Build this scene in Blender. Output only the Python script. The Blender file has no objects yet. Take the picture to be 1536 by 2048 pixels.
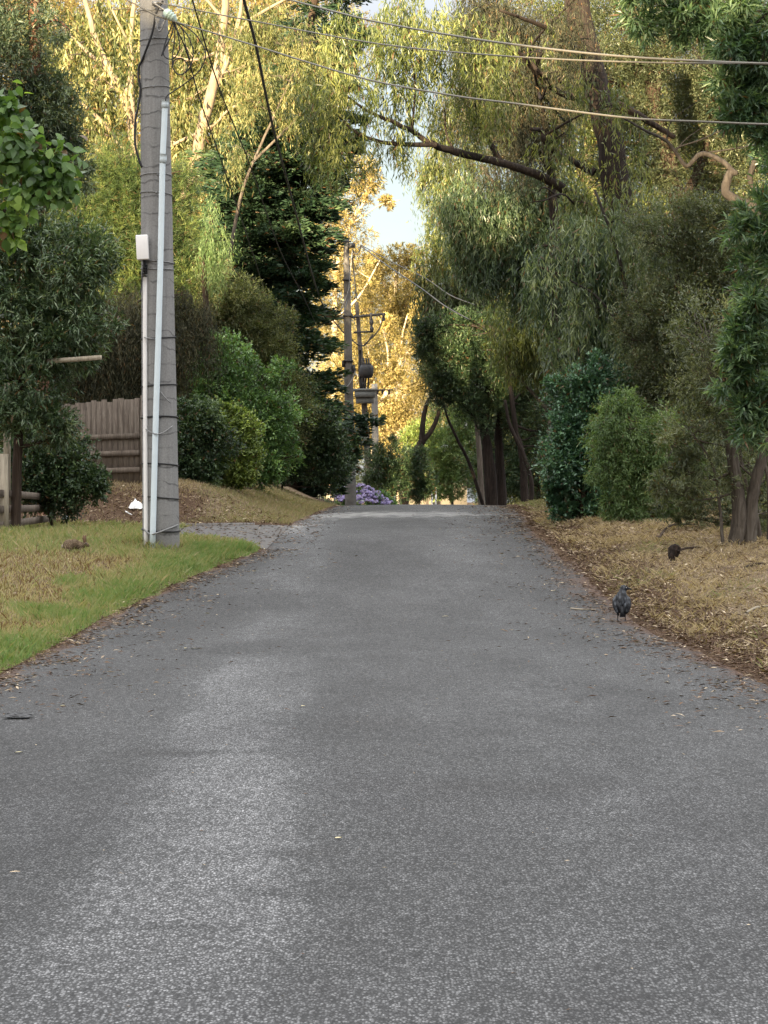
import bpy, math, random
import numpy as np
from mathutils import Vector

# ------------------------------------------------------------------ camera, light, exposure
SC = bpy.context.scene
COL = SC.collection
F = 5000.0          # focal length in photo pixels (photo 1536 x 2048)
EYE = 1.5
HZ = 1000.0         # photo row of eye level
cam_d = bpy.data.cameras.new('camera')
cam_d.sensor_fit = 'VERTICAL'
cam_d.sensor_height = 36.0
cam_d.lens = F / 2048.0 * 36.0
cam_d.shift_y = -(1024.0 - HZ) / 2048.0
cam_d.clip_start = 0.5
cam_d.clip_end = 6000
cam = bpy.data.objects.new('camera', cam_d)
COL.objects.link(cam)
cam.location = (0, 0, EYE)
cam.rotation_euler = (math.radians(90), 0, 0)
SC.camera = cam

SUN_EL, SUN_AZ = math.radians(6.5), math.radians(200)
SC.view_settings.view_transform = 'Standard'
SC.view_settings.look = 'None'
SC.view_settings.gamma = 1
SC.view_settings.exposure = 2.7
sun_d = bpy.data.lights.new('sun', 'SUN')
sun_d.energy = 4.4
sun_d.angle = math.radians(0.5)
sun_d.color = (1.0, 0.79, 0.49)
sun = bpy.data.objects.new('sun', sun_d)
COL.objects.link(sun)
to_sun = Vector((math.sin(SUN_AZ) * math.cos(SUN_EL), math.cos(SUN_AZ) * math.cos(SUN_EL), math.sin(SUN_EL)))
sun.rotation_euler = (-to_sun).to_track_quat('-Z', 'Y').to_euler()
sun.location = to_sun * 60

W = bpy.data.worlds.new('World')
SC.world = W
W.use_nodes = True
wn, wl = W.node_tree.nodes, W.node_tree.links
wn.clear()
sky = wn.new('ShaderNodeTexSky')
sky.sky_type = 'NISHITA'
sky.sun_disc = False
sky.sun_elevation = SUN_EL
sky.sun_rotation = SUN_AZ
sky.air_density = 1.0
sky.dust_density = 1.5
wtc = wn.new('ShaderNodeTexCoord')
wsep = wn.new('ShaderNodeSeparateXYZ')
wl.new(wtc.outputs['Generated'], wsep.inputs[0])
wmap = wn.new('ShaderNodeMapping')
wmap.inputs['Scale'].default_value = (1, 1, 2.2)
wl.new(wtc.outputs['Generated'], wmap.inputs[0])
wno = wn.new('ShaderNodeTexNoise')
wno.inputs['Scale'].default_value = 3.2
wno.inputs['Detail'].default_value = 8
wl.new(wmap.outputs[0], wno.inputs['Vector'])
wr = wn.new('ShaderNodeValToRGB')
wr.color_ramp.elements[0].position = 0.40
wr.color_ramp.elements[1].position = 0.68
wl.new(wno.outputs[0], wr.inputs[0])
wcl = wn.new('ShaderNodeValToRGB')     # cloud tone added to balance the skylight: dull low down, bright overhead
wcl.color_ramp.elements[0].position = 0.14
wcl.color_ramp.elements[0].color = (.74, .80, .92, 1)
wcl.color_ramp.elements[1].position = 0.75
wcl.color_ramp.elements[1].color = (4.55, 4.45, 4.38, 1)
wl.new(wsep.outputs['Z'], wcl.inputs[0])
wmx = wn.new('ShaderNodeMixRGB')
wmul = wn.new('ShaderNodeMath')
wmul.operation = 'MULTIPLY_ADD'
wmul.inputs[1].default_value = 0.16
wmul.inputs[2].default_value = 0.82
wl.new(wr.outputs[0], wmul.inputs[0])
wl.new(wmul.outputs[0], wmx.inputs[0])
wl.new(sky.outputs[0], wmx.inputs[1])
wl.new(wcl.outputs[0], wmx.inputs[2])
wbg = wn.new('ShaderNodeBackground')
wbg.inputs['Strength'].default_value = 0.12
wl.new(wmx.outputs[0], wbg.inputs[0])
wo = wn.new('ShaderNodeOutputWorld')
wl.new(wbg.outputs[0], wo.inputs[0])
try:
    SC.cycles.use_denoising = True
    SC.cycles.max_bounces = 6
    SC.cycles.diffuse_bounces = 3
    SC.cycles.glossy_bounces = 2
    SC.cycles.transmission_bounces = 3
    SC.cycles.sample_clamp_indirect = 4
    SC.cycles.caustics_reflective = False
    SC.cycles.caustics_refractive = False
except Exception:
    pass

RNG = np.random.default_rng(7)
random.seed(7)


# ------------------------------------------------------------------ helpers
def P(px, py, D):
    """point of the place seen at photo pixel (px, py) when it stands D metres ahead"""
    return np.array([(px - 768.0) / F * D, D, EYE + (HZ - py) / F * D])


def nrm(v):
    return v / np.maximum(np.linalg.norm(v, axis=-1, keepdims=True), 1e-9)


class Acc:
    def __init__(s):
        s.V, s.Q, s.T, s.n = [], [], [], 0

    def add(s, V, Q, t=0.5):
        V = np.asarray(V, float)
        s.V.append(V)
        s.Q.append(np.asarray(Q, np.int64) + s.n)
        s.T.append(np.full(len(V), t) if np.isscalar(t) else np.asarray(t, float))
        s.n += len(V)
        return s

    def build(s, name, mat, parent=None, smooth=False, origin=None):
        me = bpy.data.meshes.new(name)
        V = np.concatenate(s.V)
        if parent is not None and origin is None:
            origin = parent.get('_o')
        if origin is not None:
            V = V - np.asarray(origin, float)
        Q = np.concatenate(s.Q)
        me.vertices.add(len(V))
        me.vertices.foreach_set('co', V.astype(np.float32).ravel())
        me.loops.add(Q.size)
        me.loops.foreach_set('vertex_index', Q.astype(np.int32).ravel())
        me.polygons.add(len(Q))
        me.polygons.foreach_set('loop_start', (np.arange(len(Q)) * 4).astype(np.int32))
        if smooth:
            me.polygons.foreach_set('use_smooth', np.ones(len(Q), bool))
        me.update(calc_edges=True)
        at = me.attributes.new('tint', 'FLOAT', 'POINT')
        at.data.foreach_set('value', np.concatenate(s.T).astype(np.float32))
        me.materials.append(mat)
        o = bpy.data.objects.new(name, me)
        COL.objects.link(o)
        if parent is not None:
            o.parent = parent
        elif origin is not None:
            o.location = tuple(float(c) for c in origin)
        return o


def tag(o, label=None, cat=None, group=None, kind=None):
    if label: o['label'] = label
    if cat: o['category'] = cat
    if group: o['group'] = group
    if kind: o['kind'] = kind
    return o


def thing(name, loc, label, cat, group=None):
    o = bpy.data.objects.new(name, None)
    o.empty_display_size = 0.2
    COL.objects.link(o)
    o.location = tuple(float(c) for c in loc)
    o['_o'] = [float(c) for c in loc]
    return tag(o, label, cat, group)


def smooth_path(pts, per=4):
    pts = np.asarray(pts, float)
    if len(pts) < 3:
        t = np.linspace(0, 1, per + 1)[:, None]
        return pts[0] * (1 - t) + pts[-1] * t
    p = np.vstack([2 * pts[0] - pts[1], pts, 2 * pts[-1] - pts[-2]])
    out = []
    for i in range(1, len(p) - 2):
        t = np.linspace(0, 1, per, endpoint=False)[:, None]
        a, b, c, d = p[i - 1], p[i], p[i + 1], p[i + 2]
        out.append(0.5 * (2 * b + (c - a) * t + (2 * a - 5 * b + 4 * c - d) * t ** 2 + (3 * b - a - 3 * c + d) * t ** 3))
    out.append(pts[-1][None])
    return np.vstack(out)


def tube(acc, pts, rad, seg=8, rough=0.0, t=0.5, closed_tip=True):
    pts = np.asarray(pts, float)
    n = len(pts)
    rad = np.full(n, rad, float) if np.isscalar(rad) else np.interp(np.linspace(0, 1, n), np.linspace(0, 1, len(rad)), rad)
    tan = nrm(np.gradient(pts, axis=0))
    ref = np.array([0, 0, 1.0]) if abs(tan[0][2]) < .9 else np.array([1.0, 0, 0])
    u = nrm(np.cross(tan[0], ref))
    V = []
    a = np.linspace(0, 2 * math.pi, seg, endpoint=False)
    ph = RNG.uniform(0, 6.28, 3)
    for i in range(n):
        u = nrm(u - np.dot(u, tan[i]) * tan[i])
        w = np.cross(tan[i], u)
        r = rad[i] * (1 + rough * (np.sin(2 * a + ph[0] + i * .3) * .5 + np.sin(3 * a + ph[1] - i * .5) * .35 + RNG.normal(0, .25, seg)))
        V.append(pts[i] + (np.cos(a) * r)[:, None] * u + (np.sin(a) * r)[:, None] * w)
    V = np.vstack(V)
    i0 = np.arange(n - 1)[:, None] * seg
    k = np.arange(seg)[None, :]
    k2 = (k + 1) % seg
    Q = np.stack([i0 + k, i0 + k2, i0 + seg + k2, i0 + seg + k], -1).reshape(-1, 4)
    if closed_tip:
        for base in (0, (n - 1) * seg):
            cidx = len(V)
            V = np.vstack([V, V[base:base + seg].mean(0)[None]])
            caps = [[base + j, base + (j + 1) % seg, cidx, cidx] for j in range(seg)]
            # quads without doubled corners: pair the fan
            caps = [[base + j, base + (j + 1) % seg, base + (j + 2) % seg, cidx] for j in range(0, seg - 1, 2)]
            Q = np.vstack([Q, np.array(caps)])
    acc.add(V, Q, t)


def box(acc, c, s, rz=0.0, t=0.5, M=None):
    c = np.asarray(c, float)
    h = np.asarray(s, float) / 2
    V = np.array([[x, y, z] for x in (-1, 1) for y in (-1, 1) for z in (-1, 1)]) * h
    if M is not None:
        V = V @ np.asarray(M).T
    cr, sr = math.cos(rz), math.sin(rz)
    V = np.stack([V[:, 0] * cr - V[:, 1] * sr, V[:, 0] * sr + V[:, 1] * cr, V[:, 2]], 1) + c
    Q = [[0, 1, 3, 2], [4, 6, 7, 5], [0, 4, 5, 1], [2, 3, 7, 6], [0, 2, 6, 4], [1, 5, 7, 3]]
    acc.add(V, Q, t)


def ellipsoid(acc, c, r, seg=14, rings=9, M=None, t=0.5):
    th = np.linspace(0.02, math.pi - .02, rings)
    a = np.linspace(0, 2 * math.pi, seg, endpoint=False)
    V = np.array([[math.sin(x) * math.cos(y), math.sin(x) * math.sin(y), math.cos(x)] for x in th for y in a]) * np.asarray(r, float)
    if M is not None:
        V = V @ np.asarray(M).T
    V = V + np.asarray(c, float)
    Q = [[i * seg + j, i * seg + (j + 1) % seg, (i + 1) * seg + (j + 1) % seg, (i + 1) * seg + j] for i in range(rings - 1) for j in range(seg)]
    acc.add(V, Q, t)


def rot(axis, deg):
    a = math.radians(deg)
    c, s = math.cos(a), math.sin(a)
    return np.array({'x': [[1, 0, 0], [0, c, -s], [0, s, c]], 'y': [[c, 0, s], [0, 1, 0], [-s, 0, c]], 'z': [[c, -s, 0], [s, c, 0], [0, 0, 1]]}[axis])


# ------------------------------------------------------------------ materials
class NT:
    def __init__(s, name):
        s.m = bpy.data.materials.new(name)
        s.m.use_nodes = True
        s.n, s.l = s.m.node_tree.nodes, s.m.node_tree.links
        s.n.clear()
        s.out = s.n.new('ShaderNodeOutputMaterial')
        s.b = s.n.new('ShaderNodeBsdfPrincipled')
        s.l.new(s.b.outputs[0], s.out.inputs[0])
        s.tc = s.n.new('ShaderNodeTexCoord')

    def mapped(s, scale=(1, 1, 1), src='Object', loc=(0, 0, 0)):
        m = s.n.new('ShaderNodeMapping')
        m.inputs['Scale'].default_value = scale
        m.inputs['Location'].default_value = loc
        s.l.new(s.tc.outputs[src], m.inputs[0])
        return m.outputs[0]

    def noise(s, scale, detail=4, rough=.6, vec=None, dist=0):
        n = s.n.new('ShaderNodeTexNoise')
        n.inputs['Scale'].default_value = scale
        n.inputs['Detail'].default_value = detail
        n.inputs['Roughness'].default_value = rough
        n.inputs['Distortion'].default_value = dist
        s.l.new(vec if vec is not None else s.tc.outputs['Object'], n.inputs['Vector'])
        return n.outputs[0]

    def voro(s, scale, vec=None, feature='F1', out='Distance'):
        n = s.n.new('ShaderNodeTexVoronoi')
        n.feature = feature
        n.inputs['Scale'].default_value = scale
        s.l.new(vec if vec is not None else s.tc.outputs['Object'], n.inputs['Vector'])
        return n.outputs[out]

    def ramp(s, f, stops, interp='LINEAR'):
        r = s.n.new('ShaderNodeValToRGB')
        r.color_ramp.interpolation = interp
        e = r.color_ramp.elements
        while len(e) < len(stops):
            e.new(.5)
        for i, (p, c) in enumerate(stops):
            e[i].position = p
            e[i].color = (c, c, c, 1) if np.isscalar(c) else (*c, 1)
        s.l.new(f, r.inputs[0])
        return r.outputs[0]

    def mix(s, f, a, b, mode='MIX'):
        m = s.n.new('ShaderNodeMixRGB')
        m.blend_type = mode
        for i, v in ((0, f), (1, a), (2, b)):
            if isinstance(v, (int, float)):
                m.inputs[i].default_value = v if i == 0 else (v, v, v, 1)
            elif isinstance(v, tuple):
                m.inputs[i].default_value = (*v, 1)
            else:
                s.l.new(v, m.inputs[i])
        return m.outputs[0]

    def math(s, op, a, b=None):
        m = s.n.new('ShaderNodeMath')
        m.operation = op
        for i, v in ((0, a), (1, b)):
            if v is None: continue
            if isinstance(v, (int, float)): m.inputs[i].default_value = v
            else: s.l.new(v, m.inputs[i])
        return m.outputs[0]

    def attr(s, name='tint'):
        a = s.n.new('ShaderNodeAttribute')
        a.attribute_name = name
        return a.outputs['Fac']

    def bump(s, h, strength=.5, dist=.01):
        b = s.n.new('ShaderNodeBump')
        b.inputs['Strength'].default_value = strength
        b.inputs['Distance'].default_value = dist
        s.l.new(h, b.inputs['Height'])
        s.l.new(b.outputs[0], s.b.inputs['Normal'])

    def base(s, c):
        if isinstance(c, tuple): s.b.inputs['Base Color'].default_value = (*c, 1)
        else: s.l.new(c, s.b.inputs['Base Color'])

    def setp(s, rough=.8, spec=.3, metal=0):
        s.b.inputs['Roughness'].default_value = rough
        s.b.inputs['Specular IOR Level'].default_value = spec
        s.b.inputs['Metallic'].default_value = metal
        return s.m


def leafmat(name, c1, c2, c3=None, trans=.35, rough=.45, spec=.4):
    t = NT(name)
    c3 = c3 or c2
    col = t.ramp(t.attr(), [(0, (.13, .075, .035)), (.015, (.11, .065, .03)), (.05, c1), (.5, c2), (1, tuple(min(.8, v * 1.25) for v in c3))])
    t.base(col)
    t.setp(rough, spec)
    tr = t.n.new('ShaderNodeBsdfTranslucent')
    warm = t.mix(1.0, col, (1.5, 1.5, .6), 'MULTIPLY')
    t.l.new(warm, tr.inputs[0])
    mx = t.n.new('ShaderNodeMixShader')
    mx.inputs[0].default_value = trans
    t.l.new(t.b.outputs[0], mx.inputs[1])
    t.l.new(tr.outputs[0], mx.inputs[2])
    t.l.new(mx.outputs[0], t.out.inputs[0])
    return t.m


def barkmat(name, c1, c2, c3, zs=.12, scale=14, bump=.8):
    t = NT(name)
    v = t.mapped((1, 1, zs))
    n1 = t.noise(scale, 6, .7, v, 1.2)
    n2 = t.noise(1.3, 3, .6)
    c = t.ramp(n1, [(.3, c1), (.5, c2), (.72, c3)])
    c = t.mix(t.ramp(n2, [(.45, 0.0), (.7, .6)]), c, tuple(min(1, x * 1.5) for x in c2))
    t.base(c)
    t.bump(n1, bump, .03)
    return t.setp(.9, .15)


def plain(name, c, rough=.6, spec=.3, var=.15, scale=20, metal=0, bump=.0):
    t = NT(name)
    n = t.noise(scale, 5, .65)
    lo = tuple(x * (1 - var) for x in c)
    hi = tuple(min(1, x * (1 + var)) for x in c)
    t.base(t.ramp(n, [(.3, lo), (.7, hi)]))
    if bump: t.bump(n, bump, .005)
    return t.setp(rough, spec, metal)


# ------------------------------------------------------------------ terrain
_zy = np.array([-400, -60, 0, 7, 14, 20, 26, 29, 32, 35, 39, 44, 52, 60, 66, 72, 80, 88, 100, 130, 200, 400, 1500, 4000])
_zz = np.array([-1.6, -1.5, -1.5, -1.5, -1.42, -1.385, -1.32, -1.2, -1.02, -.82, -.63, -.46, -.27, -.155, -.135, -.165, -.30, -.50, -.85, -1.6, -3, -4, -4, -4])
_yd = np.arange(-400, 4000, .5)
_zd = np.interp(_yd, _zy, _zz)
_zd = np.convolve(np.pad(_zd, 4, mode='edge'), np.ones(9) / 9, 'valid')
_ey = np.array([-60, 0, 14, 20, 27, 31, 35, 36.5, 44, 52, 63, 75, 85, 92, 100, 110, 120, 130, 150, 200])
_el = np.array([-3.6, -3.4, -3.2, -3.07, -3.05, -2.7, -2.1, -1.85, -1.75, -1.45, -1.25, -1.1, -.95, -.8, 0, 1.8, 3.8, 6.5, 12, 30])
_er = np.array([3.2, 3.2, 3.0, 2.93, 2.7, 2.62, 2.6, 2.6, 2.6, 2.93, 3.3, 3.4, 3.2, 3.3, 4.3, 6.1, 8.1, 10.8, 16.3, 34])


def zroad(y): return np.interp(y, _yd, _zd) + EYE
def xl(y): return np.interp(y, _ey, _el)
def xr(y): return np.interp(y, _ey, _er)
def sst(t):
    t = np.clip(t, 0, 1)
    return t * t * (3 - 2 * t)


def lump(x, y, s=1.0):
    return (np.sin(x * 1.9 * s + 1.3 * np.sin(y * .7 * s)) * np.sin(y * 1.3 * s + .9 * np.sin(x * 1.1 * s)))


def gz(x, y):
    """ground height (no road)"""
    x = np.asarray(x, float)
    y = np.asarray(y, float)
    z = zroad(y)
    dl = xl(y) - x
    dr = x - xr(y)
    # left verge up to the driveway
    near = .02 * sst(dl / .3) + .13 * sst(dl / 2.2) * (1 - sst((y - 37) / 2)) + .12 * sst((y - 29) / 5) * sst(dl / 1.2) * (1 - sst((y - 36.6) / 1.6))
    bank = .70 * sst((y - 44.8) / 4.5) * sst(dl / 2.6)
    far = .25 * sst(dl / 4) * sst((y - 60) / 10)
    zl = near + bank + far + .012 * lump(x, y) * sst(dl / .6)
    zr = (.02 * sst(dr / .3) + .09 * sst(dr / 1.0) + .05 * np.clip(dr - .5, 0, 6)) + .02 * lump(x, y) * sst(dr / .6)
    inside = (dl < 0) & (dr < 0)
    z = z + np.where(dl > 0, zl, 0) + np.where(dr > 0, zr, 0)
    z = np.where(inside, z - .03, z)
    # driveway channel
    drv = sst((y - 37.2) / .6) * (1 - sst((y - 44.4) / .6)) * (dl > 0) * (dl < 2.0)
    z = z - .03 * drv
    return z


def G(px, D, dz=0.0):
    x = (px - 768.0) / F * D
    return np.array([x, D, float(gz(x, D)) + dz])


def axis_lines(parts):
    out = []
    for a, b, s in parts:
        out.append(np.arange(a, b, s))
    return np.unique(np.round(np.concatenate(out), 4))


gx = axis_lines([(-2000, -200, 200), (-200, -40, 20), (-40, -14, 2), (-14, 10, .2), (10, 40, 2), (40, 200, 20), (200, 2001, 200)])
gy = axis_lines([(-400, -40, 30), (-40, 4, 3), (4, 62, .25), (62, 100, .8), (100, 200, 4), (200, 1000, 50), (1000, 4000, 300)])
X, Y = np.meshgrid(gx, gy)
Z = gz(X, Y)
V = np.stack([X.ravel(), Y.ravel(), Z.ravel()], 1)
nx, ny = len(gx), len(gy)
ii, jj = np.meshgrid(np.arange(nx - 1), np.arange(ny - 1))
b0 = (jj * nx + ii).ravel()
Q = np.stack([b0, b0 + 1, b0 + nx + 1, b0 + nx], 1)
dl, dr = xl(Y) - X, X - xr(Y)


def green_w(X, Y):
    """where the left verge is fresh green rather than straw"""
    d = xl(Y) - X
    n = .5 * lump(X, Y, 1.0) + .5 * lump(X + 7, Y * .6 + 3, 2.3)
    g = .85 * sst((1.05 + .55 * n - d) / 1.0)
    g = np.maximum(g, .8 * sst((n - .15) / .4) * (Y < 31))
    g = np.maximum(g, .35 * (Y > 33.0))
    g = np.where(Y > 37, .30 + .3 * n, g)
    return np.where((d > 0) & ((Y < 37.5) | ((X < -3.4) & (Y < 44.3))), g, 0)


def straw_w(X, Y):
    d = xl(Y) - X
    left = ((d > 0) & ((Y < 37.5) | ((X < -3.4) & (Y < 44.3))) & (X > -11)) * 1.0
    dR = X - xr(Y)
    right = np.clip(.78 + .3 * lump(X * 1.5, Y * 1.1), 0, 1) * sst((dR - .35) / .8) * (1 - sst((dR - 3.6) / 2)) * (Y < 75)
    top = (d > 0) * sst((Y - 47.5) / 1.5) * (1 - sst((Y - 64) / 10)) * (X > -9)
    top = np.maximum(top, (d > 0) * sst((2.2 - d) / 1) * sst((Y - 45.5) / 1) * (Y < 70))
    return np.clip(left + right + top, 0, 1)


gacc = Acc().add(V, Q)


def add_attr(o, name, vals):
    a = o.data.attributes.new(name, 'FLOAT', 'POINT')
    a.data.foreach_set('value', np.asarray(vals, np.float32).ravel())


t = NT('ground_mat')
fine = t.noise(55, 5, .75)
med = t.noise(6, 5, .7)
vst = t.noise(26, 4, .7, t.mapped((1, .35, 1)))
soil = t.ramp(fine, [(.3, (.030, .017, .010)), (.5, (.075, .045, .028)), (.62, (.14, .095, .06)), (.75, (.30, .24, .17))])
straw = t.ramp(vst, [(.3, (.055, .040, .026)), (.5, (.17, .125, .080)), (.72, (.34, .27, .18))])
green = t.ramp(fine, [(.3, (.04, .065, .016)), (.55, (.11, .155, .042)), (.75, (.20, .22, .08))])
sw = t.math('ADD', t.attr('straw'), t.math('MULTIPLY', t.math('SUBTRACT', med, .5), .9))
c = t.mix(t.ramp(sw, [(.35, 0.0), (.65, 1.0)]), soil, straw)
gw = t.math('ADD', t.attr('green'), t.math('MULTIPLY', t.math('SUBTRACT', med, .5), .8))
c = t.mix(t.ramp(gw, [(.4, 0.0), (.7, 1.0)]), c, green)
t.base(c)
t.bump(fine, .9, .03)
M_ground = t.setp(.95, .1)
ground = gacc.build('ground', M_ground, smooth=True)
add_attr(ground, 'green', green_w(X, Y))
add_attr(ground, 'straw', straw_w(X, Y))
tag(ground, kind='structure')

# ---- road
ry = axis_lines([(-40, 4, 2), (4, 6, .25), (6, 16, .08), (16, 70, .25), (70, 130, 1), (130, 201, 4)])
ru = np.linspace(0, 1, 61)
RY, RU = np.meshgrid(ry, ru, indexing='ij')
wob = .05 * np.sin(RY * 1.7) + .035 * np.sin(RY * 4.1 + 1) + .02 * np.sin(RY * 9.3)
wob2 = .05 * np.sin(RY * 1.3 + 2) + .04 * np.sin(RY * 3.7) + .02 * np.sin(RY * 8.7)
EL, ER = xl(RY) - .06 + wob, xr(RY) + .06 + wob2
RX = EL + (ER - EL) * RU
camber = .05 * (1 - (2 * RU - 1) ** 2)
RZ = zroad(RY) - .018 + camber * .8
nr, nc = RX.shape
ii, jj = np.meshgrid(np.arange(nc - 1), np.arange(nr - 1))
b0 = (jj * nc + ii).ravel()
road_acc = Acc().add(np.stack([RX.ravel(), RY.ravel(), RZ.ravel()], 1), np.stack([b0, b0 + 1, b0 + nc + 1, b0 + nc], 1))

t = NT('asphalt')
avec = t.mapped((1, .42, 1))
chips = t.voro(105, avec, out='Color')
chipd = t.voro(105, avec)
spk = t.noise(30, 5, .9, t.mapped((1, .30, 1)))
n_f = t.noise(130, 3, .8)
n_m = t.noise(9, 4, .65)
big = t.noise(.35, 3, .5, t.mapped((1.6, .45, 1)), .6)
mid = t.noise(1.1, 4, .6, t.mapped((1, .55, 1), loc=(3, 8, 0)), .4)
sepc = t.n.new('ShaderNodeSeparateColor')
t.l.new(chips, sepc.inputs[0])
grain = t.ramp(sepc.outputs[0], [(.0, .022), (.25, .062), (.55, .112), (.86, .165), (1, .21)])
gap = t.ramp(chipd, [(.30, 1.05), (.60, .10)])
grain = t.mix(1.0, grain, gap, 'MULTIPLY')
grain = t.mix(.22, grain, t.ramp(n_f, [(.3, .02), (.7, .19)]))
grain = t.mix(1.0, grain, t.ramp(spk, [(.32, .38), (.5, .97), (.66, 1.6)]), 'MULTIPLY')
tone = t.ramp(big, [(.36, .80), (.5, 1.0), (.64, 1.25)])
tone2 = t.ramp(mid, [(.3, .86), (.5, 1.0), (.68, 1.12)])
c = t.mix(1.0, t.mix(1.0, grain, tone, 'MULTIPLY'), tone2, 'MULTIPLY')
c = t.mix(1.0, c, t.ramp(t.math('ADD', t.attr('wear'), t.math('MULTIPLY', t.math('SUBTRACT', t.noise(2.6, 6, .75, t.mapped((1, .4, 1))), .5), .9)), [(0, (.56, .55, .555)), (.38, (.72, .725, .74)), (.55, (.88, .89, .91)), (.66, (1.20, 1.21, 1.24)), (1, (1.36, 1.37, 1.40))]), 'MULTIPLY')
dirt = t.ramp(t.noise(38, 5, .75), [(.3, (.022, .012, .008)), (.55, (.075, .042, .028)), (.75, (.20, .14, .095))])
dw = t.math('ADD', t.attr('dirt'), t.math('MULTIPLY', t.math('SUBTRACT', n_m, .5), 1.3))
c = t.mix(t.ramp(dw, [(.45, 0.0), (.75, 1.0)]), c, dirt)
pale = t.math('ADD', t.attr('pale'), t.math('MULTIPLY', t.math('SUBTRACT', t.noise(3.5, 5, .7, t.mapped((1, .5, 1))), .5), 1.6))
c = t.mix(t.ramp(pale, [(.5, 0.0), (.9, .65)]), c, (.30, .30, .29))
t.base(c)
hgt = t.mix(.5, t.ramp(chipd, [(.1, 1.0), (.7, 0.0)]), sepc.outputs[1])
t.bump(hgt, .55, .006)
M_asph = t.setp(.80, .28)
road = road_acc.build('road', M_asph, smooth=True)
add_attr(road, 'tint2', RU)
_c = -.60 - .018 * RY
_tr = np.clip(.85 + .35 * lump(RX * 1.7 + 2, RY * .55, 1.0), .3, 1.1)
wear = .36 + .50 * np.exp(-((RX - _c) / .44) ** 4) * _tr * (1 - .55 * sst((RY - 16) / 8)) + .16 * np.exp(-((RX - 1.15) / .7) ** 2) - .20 * sst((-1.55 - RX) / .5) * sst((24 - RY) / 6) - .18 * np.exp(-((RU - .97) / .07) ** 2) + .14 * sst((RY - 30) / 30)
for sx, sy, wx, wy in ((-.36, 10.2, .20, .13), (-.50, 9.25, .22, .11), (-.75, 8.55, .26, .10), (-1.15, 13.9, .35, .2), (.55, 12.4, .5, .25), (-.1, 15.5, .3, .5), (1.7, 9.0, .5, .2)):
    wear = wear - .42 * np.exp(-((RX - sx) / wx) ** 2 - ((RY - sy) / wy) ** 2)
add_attr(road, 'wear', wear)
eL, eR = (RX - EL), (ER - RX)
dirtw = .95 * np.exp(-(eL / .22) ** 2) + .95 * np.exp(-(eR / .24) ** 2)
dirtw = np.where((RY > 37) & (RY < 44.5), .25 * np.exp(-(eL / .5) ** 2) + .95 * np.exp(-(eR / .28) ** 2), dirtw)
dirtw = np.maximum(dirtw, .52 * sst((1.0 - eL) / .95) * (RY < 38))
dirtw = np.maximum(dirtw, (.50 + .12 * np.exp(-((RY - 30) / 8) ** 2)) * sst((1.15 - eR) / 1.1))
add_attr(road, 'dirt', dirtw)
palew = .80 * np.exp(-((RY - 50.5) / 3.5) ** 2) * sst(eL / .2) * sst((3.0 - RX * .5) / 3) + .5 * np.exp(-((RY - 19.2) / 1.8) ** 2) * np.exp(-((RX + 2.85) / .25) ** 2)  # crest band: wet sheen put into the colour; plus a pale left-edge patch
palew += .75 * np.exp(-((RY - 43.5) / 3.5) ** 2) * np.exp(-(eL / 1.1) ** 2)  # pale smear at the driveway mouth, also wet sheen drawn as colour
add_attr(road, 'pale', palew)
tag(road, kind='structure')

# ---- driveway
dy = np.arange(37.3, 44.61, .3)
du = np.linspace(0, 1, 26)
DY, DU = np.meshgrid(dy, du, indexing='ij')
flare = 1.0 * np.exp(-(DU / .35))
cy = 41.2
DYY = cy + (DY - cy) * (.80 + .25 * flare)
x1 = xl(DYY) + .1
DX = x1 - DU * 2.0
DZ = gz(DX, DYY) + .026 + .0
nr, nc = DX.shape
ii, jj = np.meshgrid(np.arange(nc - 1), np.arange(nr - 1))
b0 = (jj * nc + ii).ravel()
t = NT('driveway_mat')
nn = t.noise(30, 5, .75)
n2 = t.noise(2.3, 4, .7, t.mapped((1, .6, 1)))
c = t.ramp(nn, [(.3, (.02, .018, .017)), (.6, (.055, .05, .047)), (.8, (.13, .12, .115))])
c = t.mix(t.ramp(n2, [(.60, 0.0), (.68, .8)]), c, (.20, .20, .195))
c = t.mix(t.ramp(t.noise(5, 5, .7), [(.52, 0.0), (.62, .85)]), c, (.06, .035, .022))
t.base(c); t.bump(nn, .6, .01)
drv = Acc().add(np.stack([DX.ravel(), DYY.ravel(), DZ.ravel()], 1), np.stack([b0, b0 + nc, b0 + nc + 1, b0 + 1], 1)).build('driveway', t.setp(.55, .5), smooth=True)
tag(drv, kind='structure')
# concrete edging on the far side of the driveway
ka = Acc()
ky = 44.45
kx = np.linspace(-3.75, -2.3, 8)
kp = np.stack([kx, ky + .05 * np.sin(kx), gz(kx, np.full_like(kx, ky)) + .035], 1)
for a, b in zip(kp[:-1], kp[1:]):
    m = (a + b) / 2
    box(ka, m - np.array([0, 0, .03]), (np.linalg.norm(b - a) * .995, .10, .09), math.atan2(b[1] - a[1], b[0] - a[0]))
M_conc = plain('concrete_edge', (.20, .19, .18), .9, .2, .3, 25)
tag(ka.build('kerb', M_conc), kind='structure')


# ------------------------------------------------------------------ foliage
LEAFCOUNT = [0]


def leaf_quads(acc, B, d, n, L, Wd, tint, bend=.08):
    """B base points, d directions, n rough normals; one four-cornered leaf each"""
    d = nrm(d)
    s = nrm(np.cross(d, n))
    n2 = np.cross(s, d)
    N = len(B)
    L = np.broadcast_to(L, N)[:, None]
    Wd = np.broadcast_to(Wd, N)[:, None]
    mid = B + d * L * .42 + n2 * L * bend
    V = np.stack([B, mid - s * Wd * .5, B + d * L, mid + s * Wd * .5], 1).reshape(-1, 3)
    Q = np.arange(N * 4).reshape(-1, 4)
    acc.add(V, Q, np.repeat(tint, 4))
    LEAFCOUNT[0] += N


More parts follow.
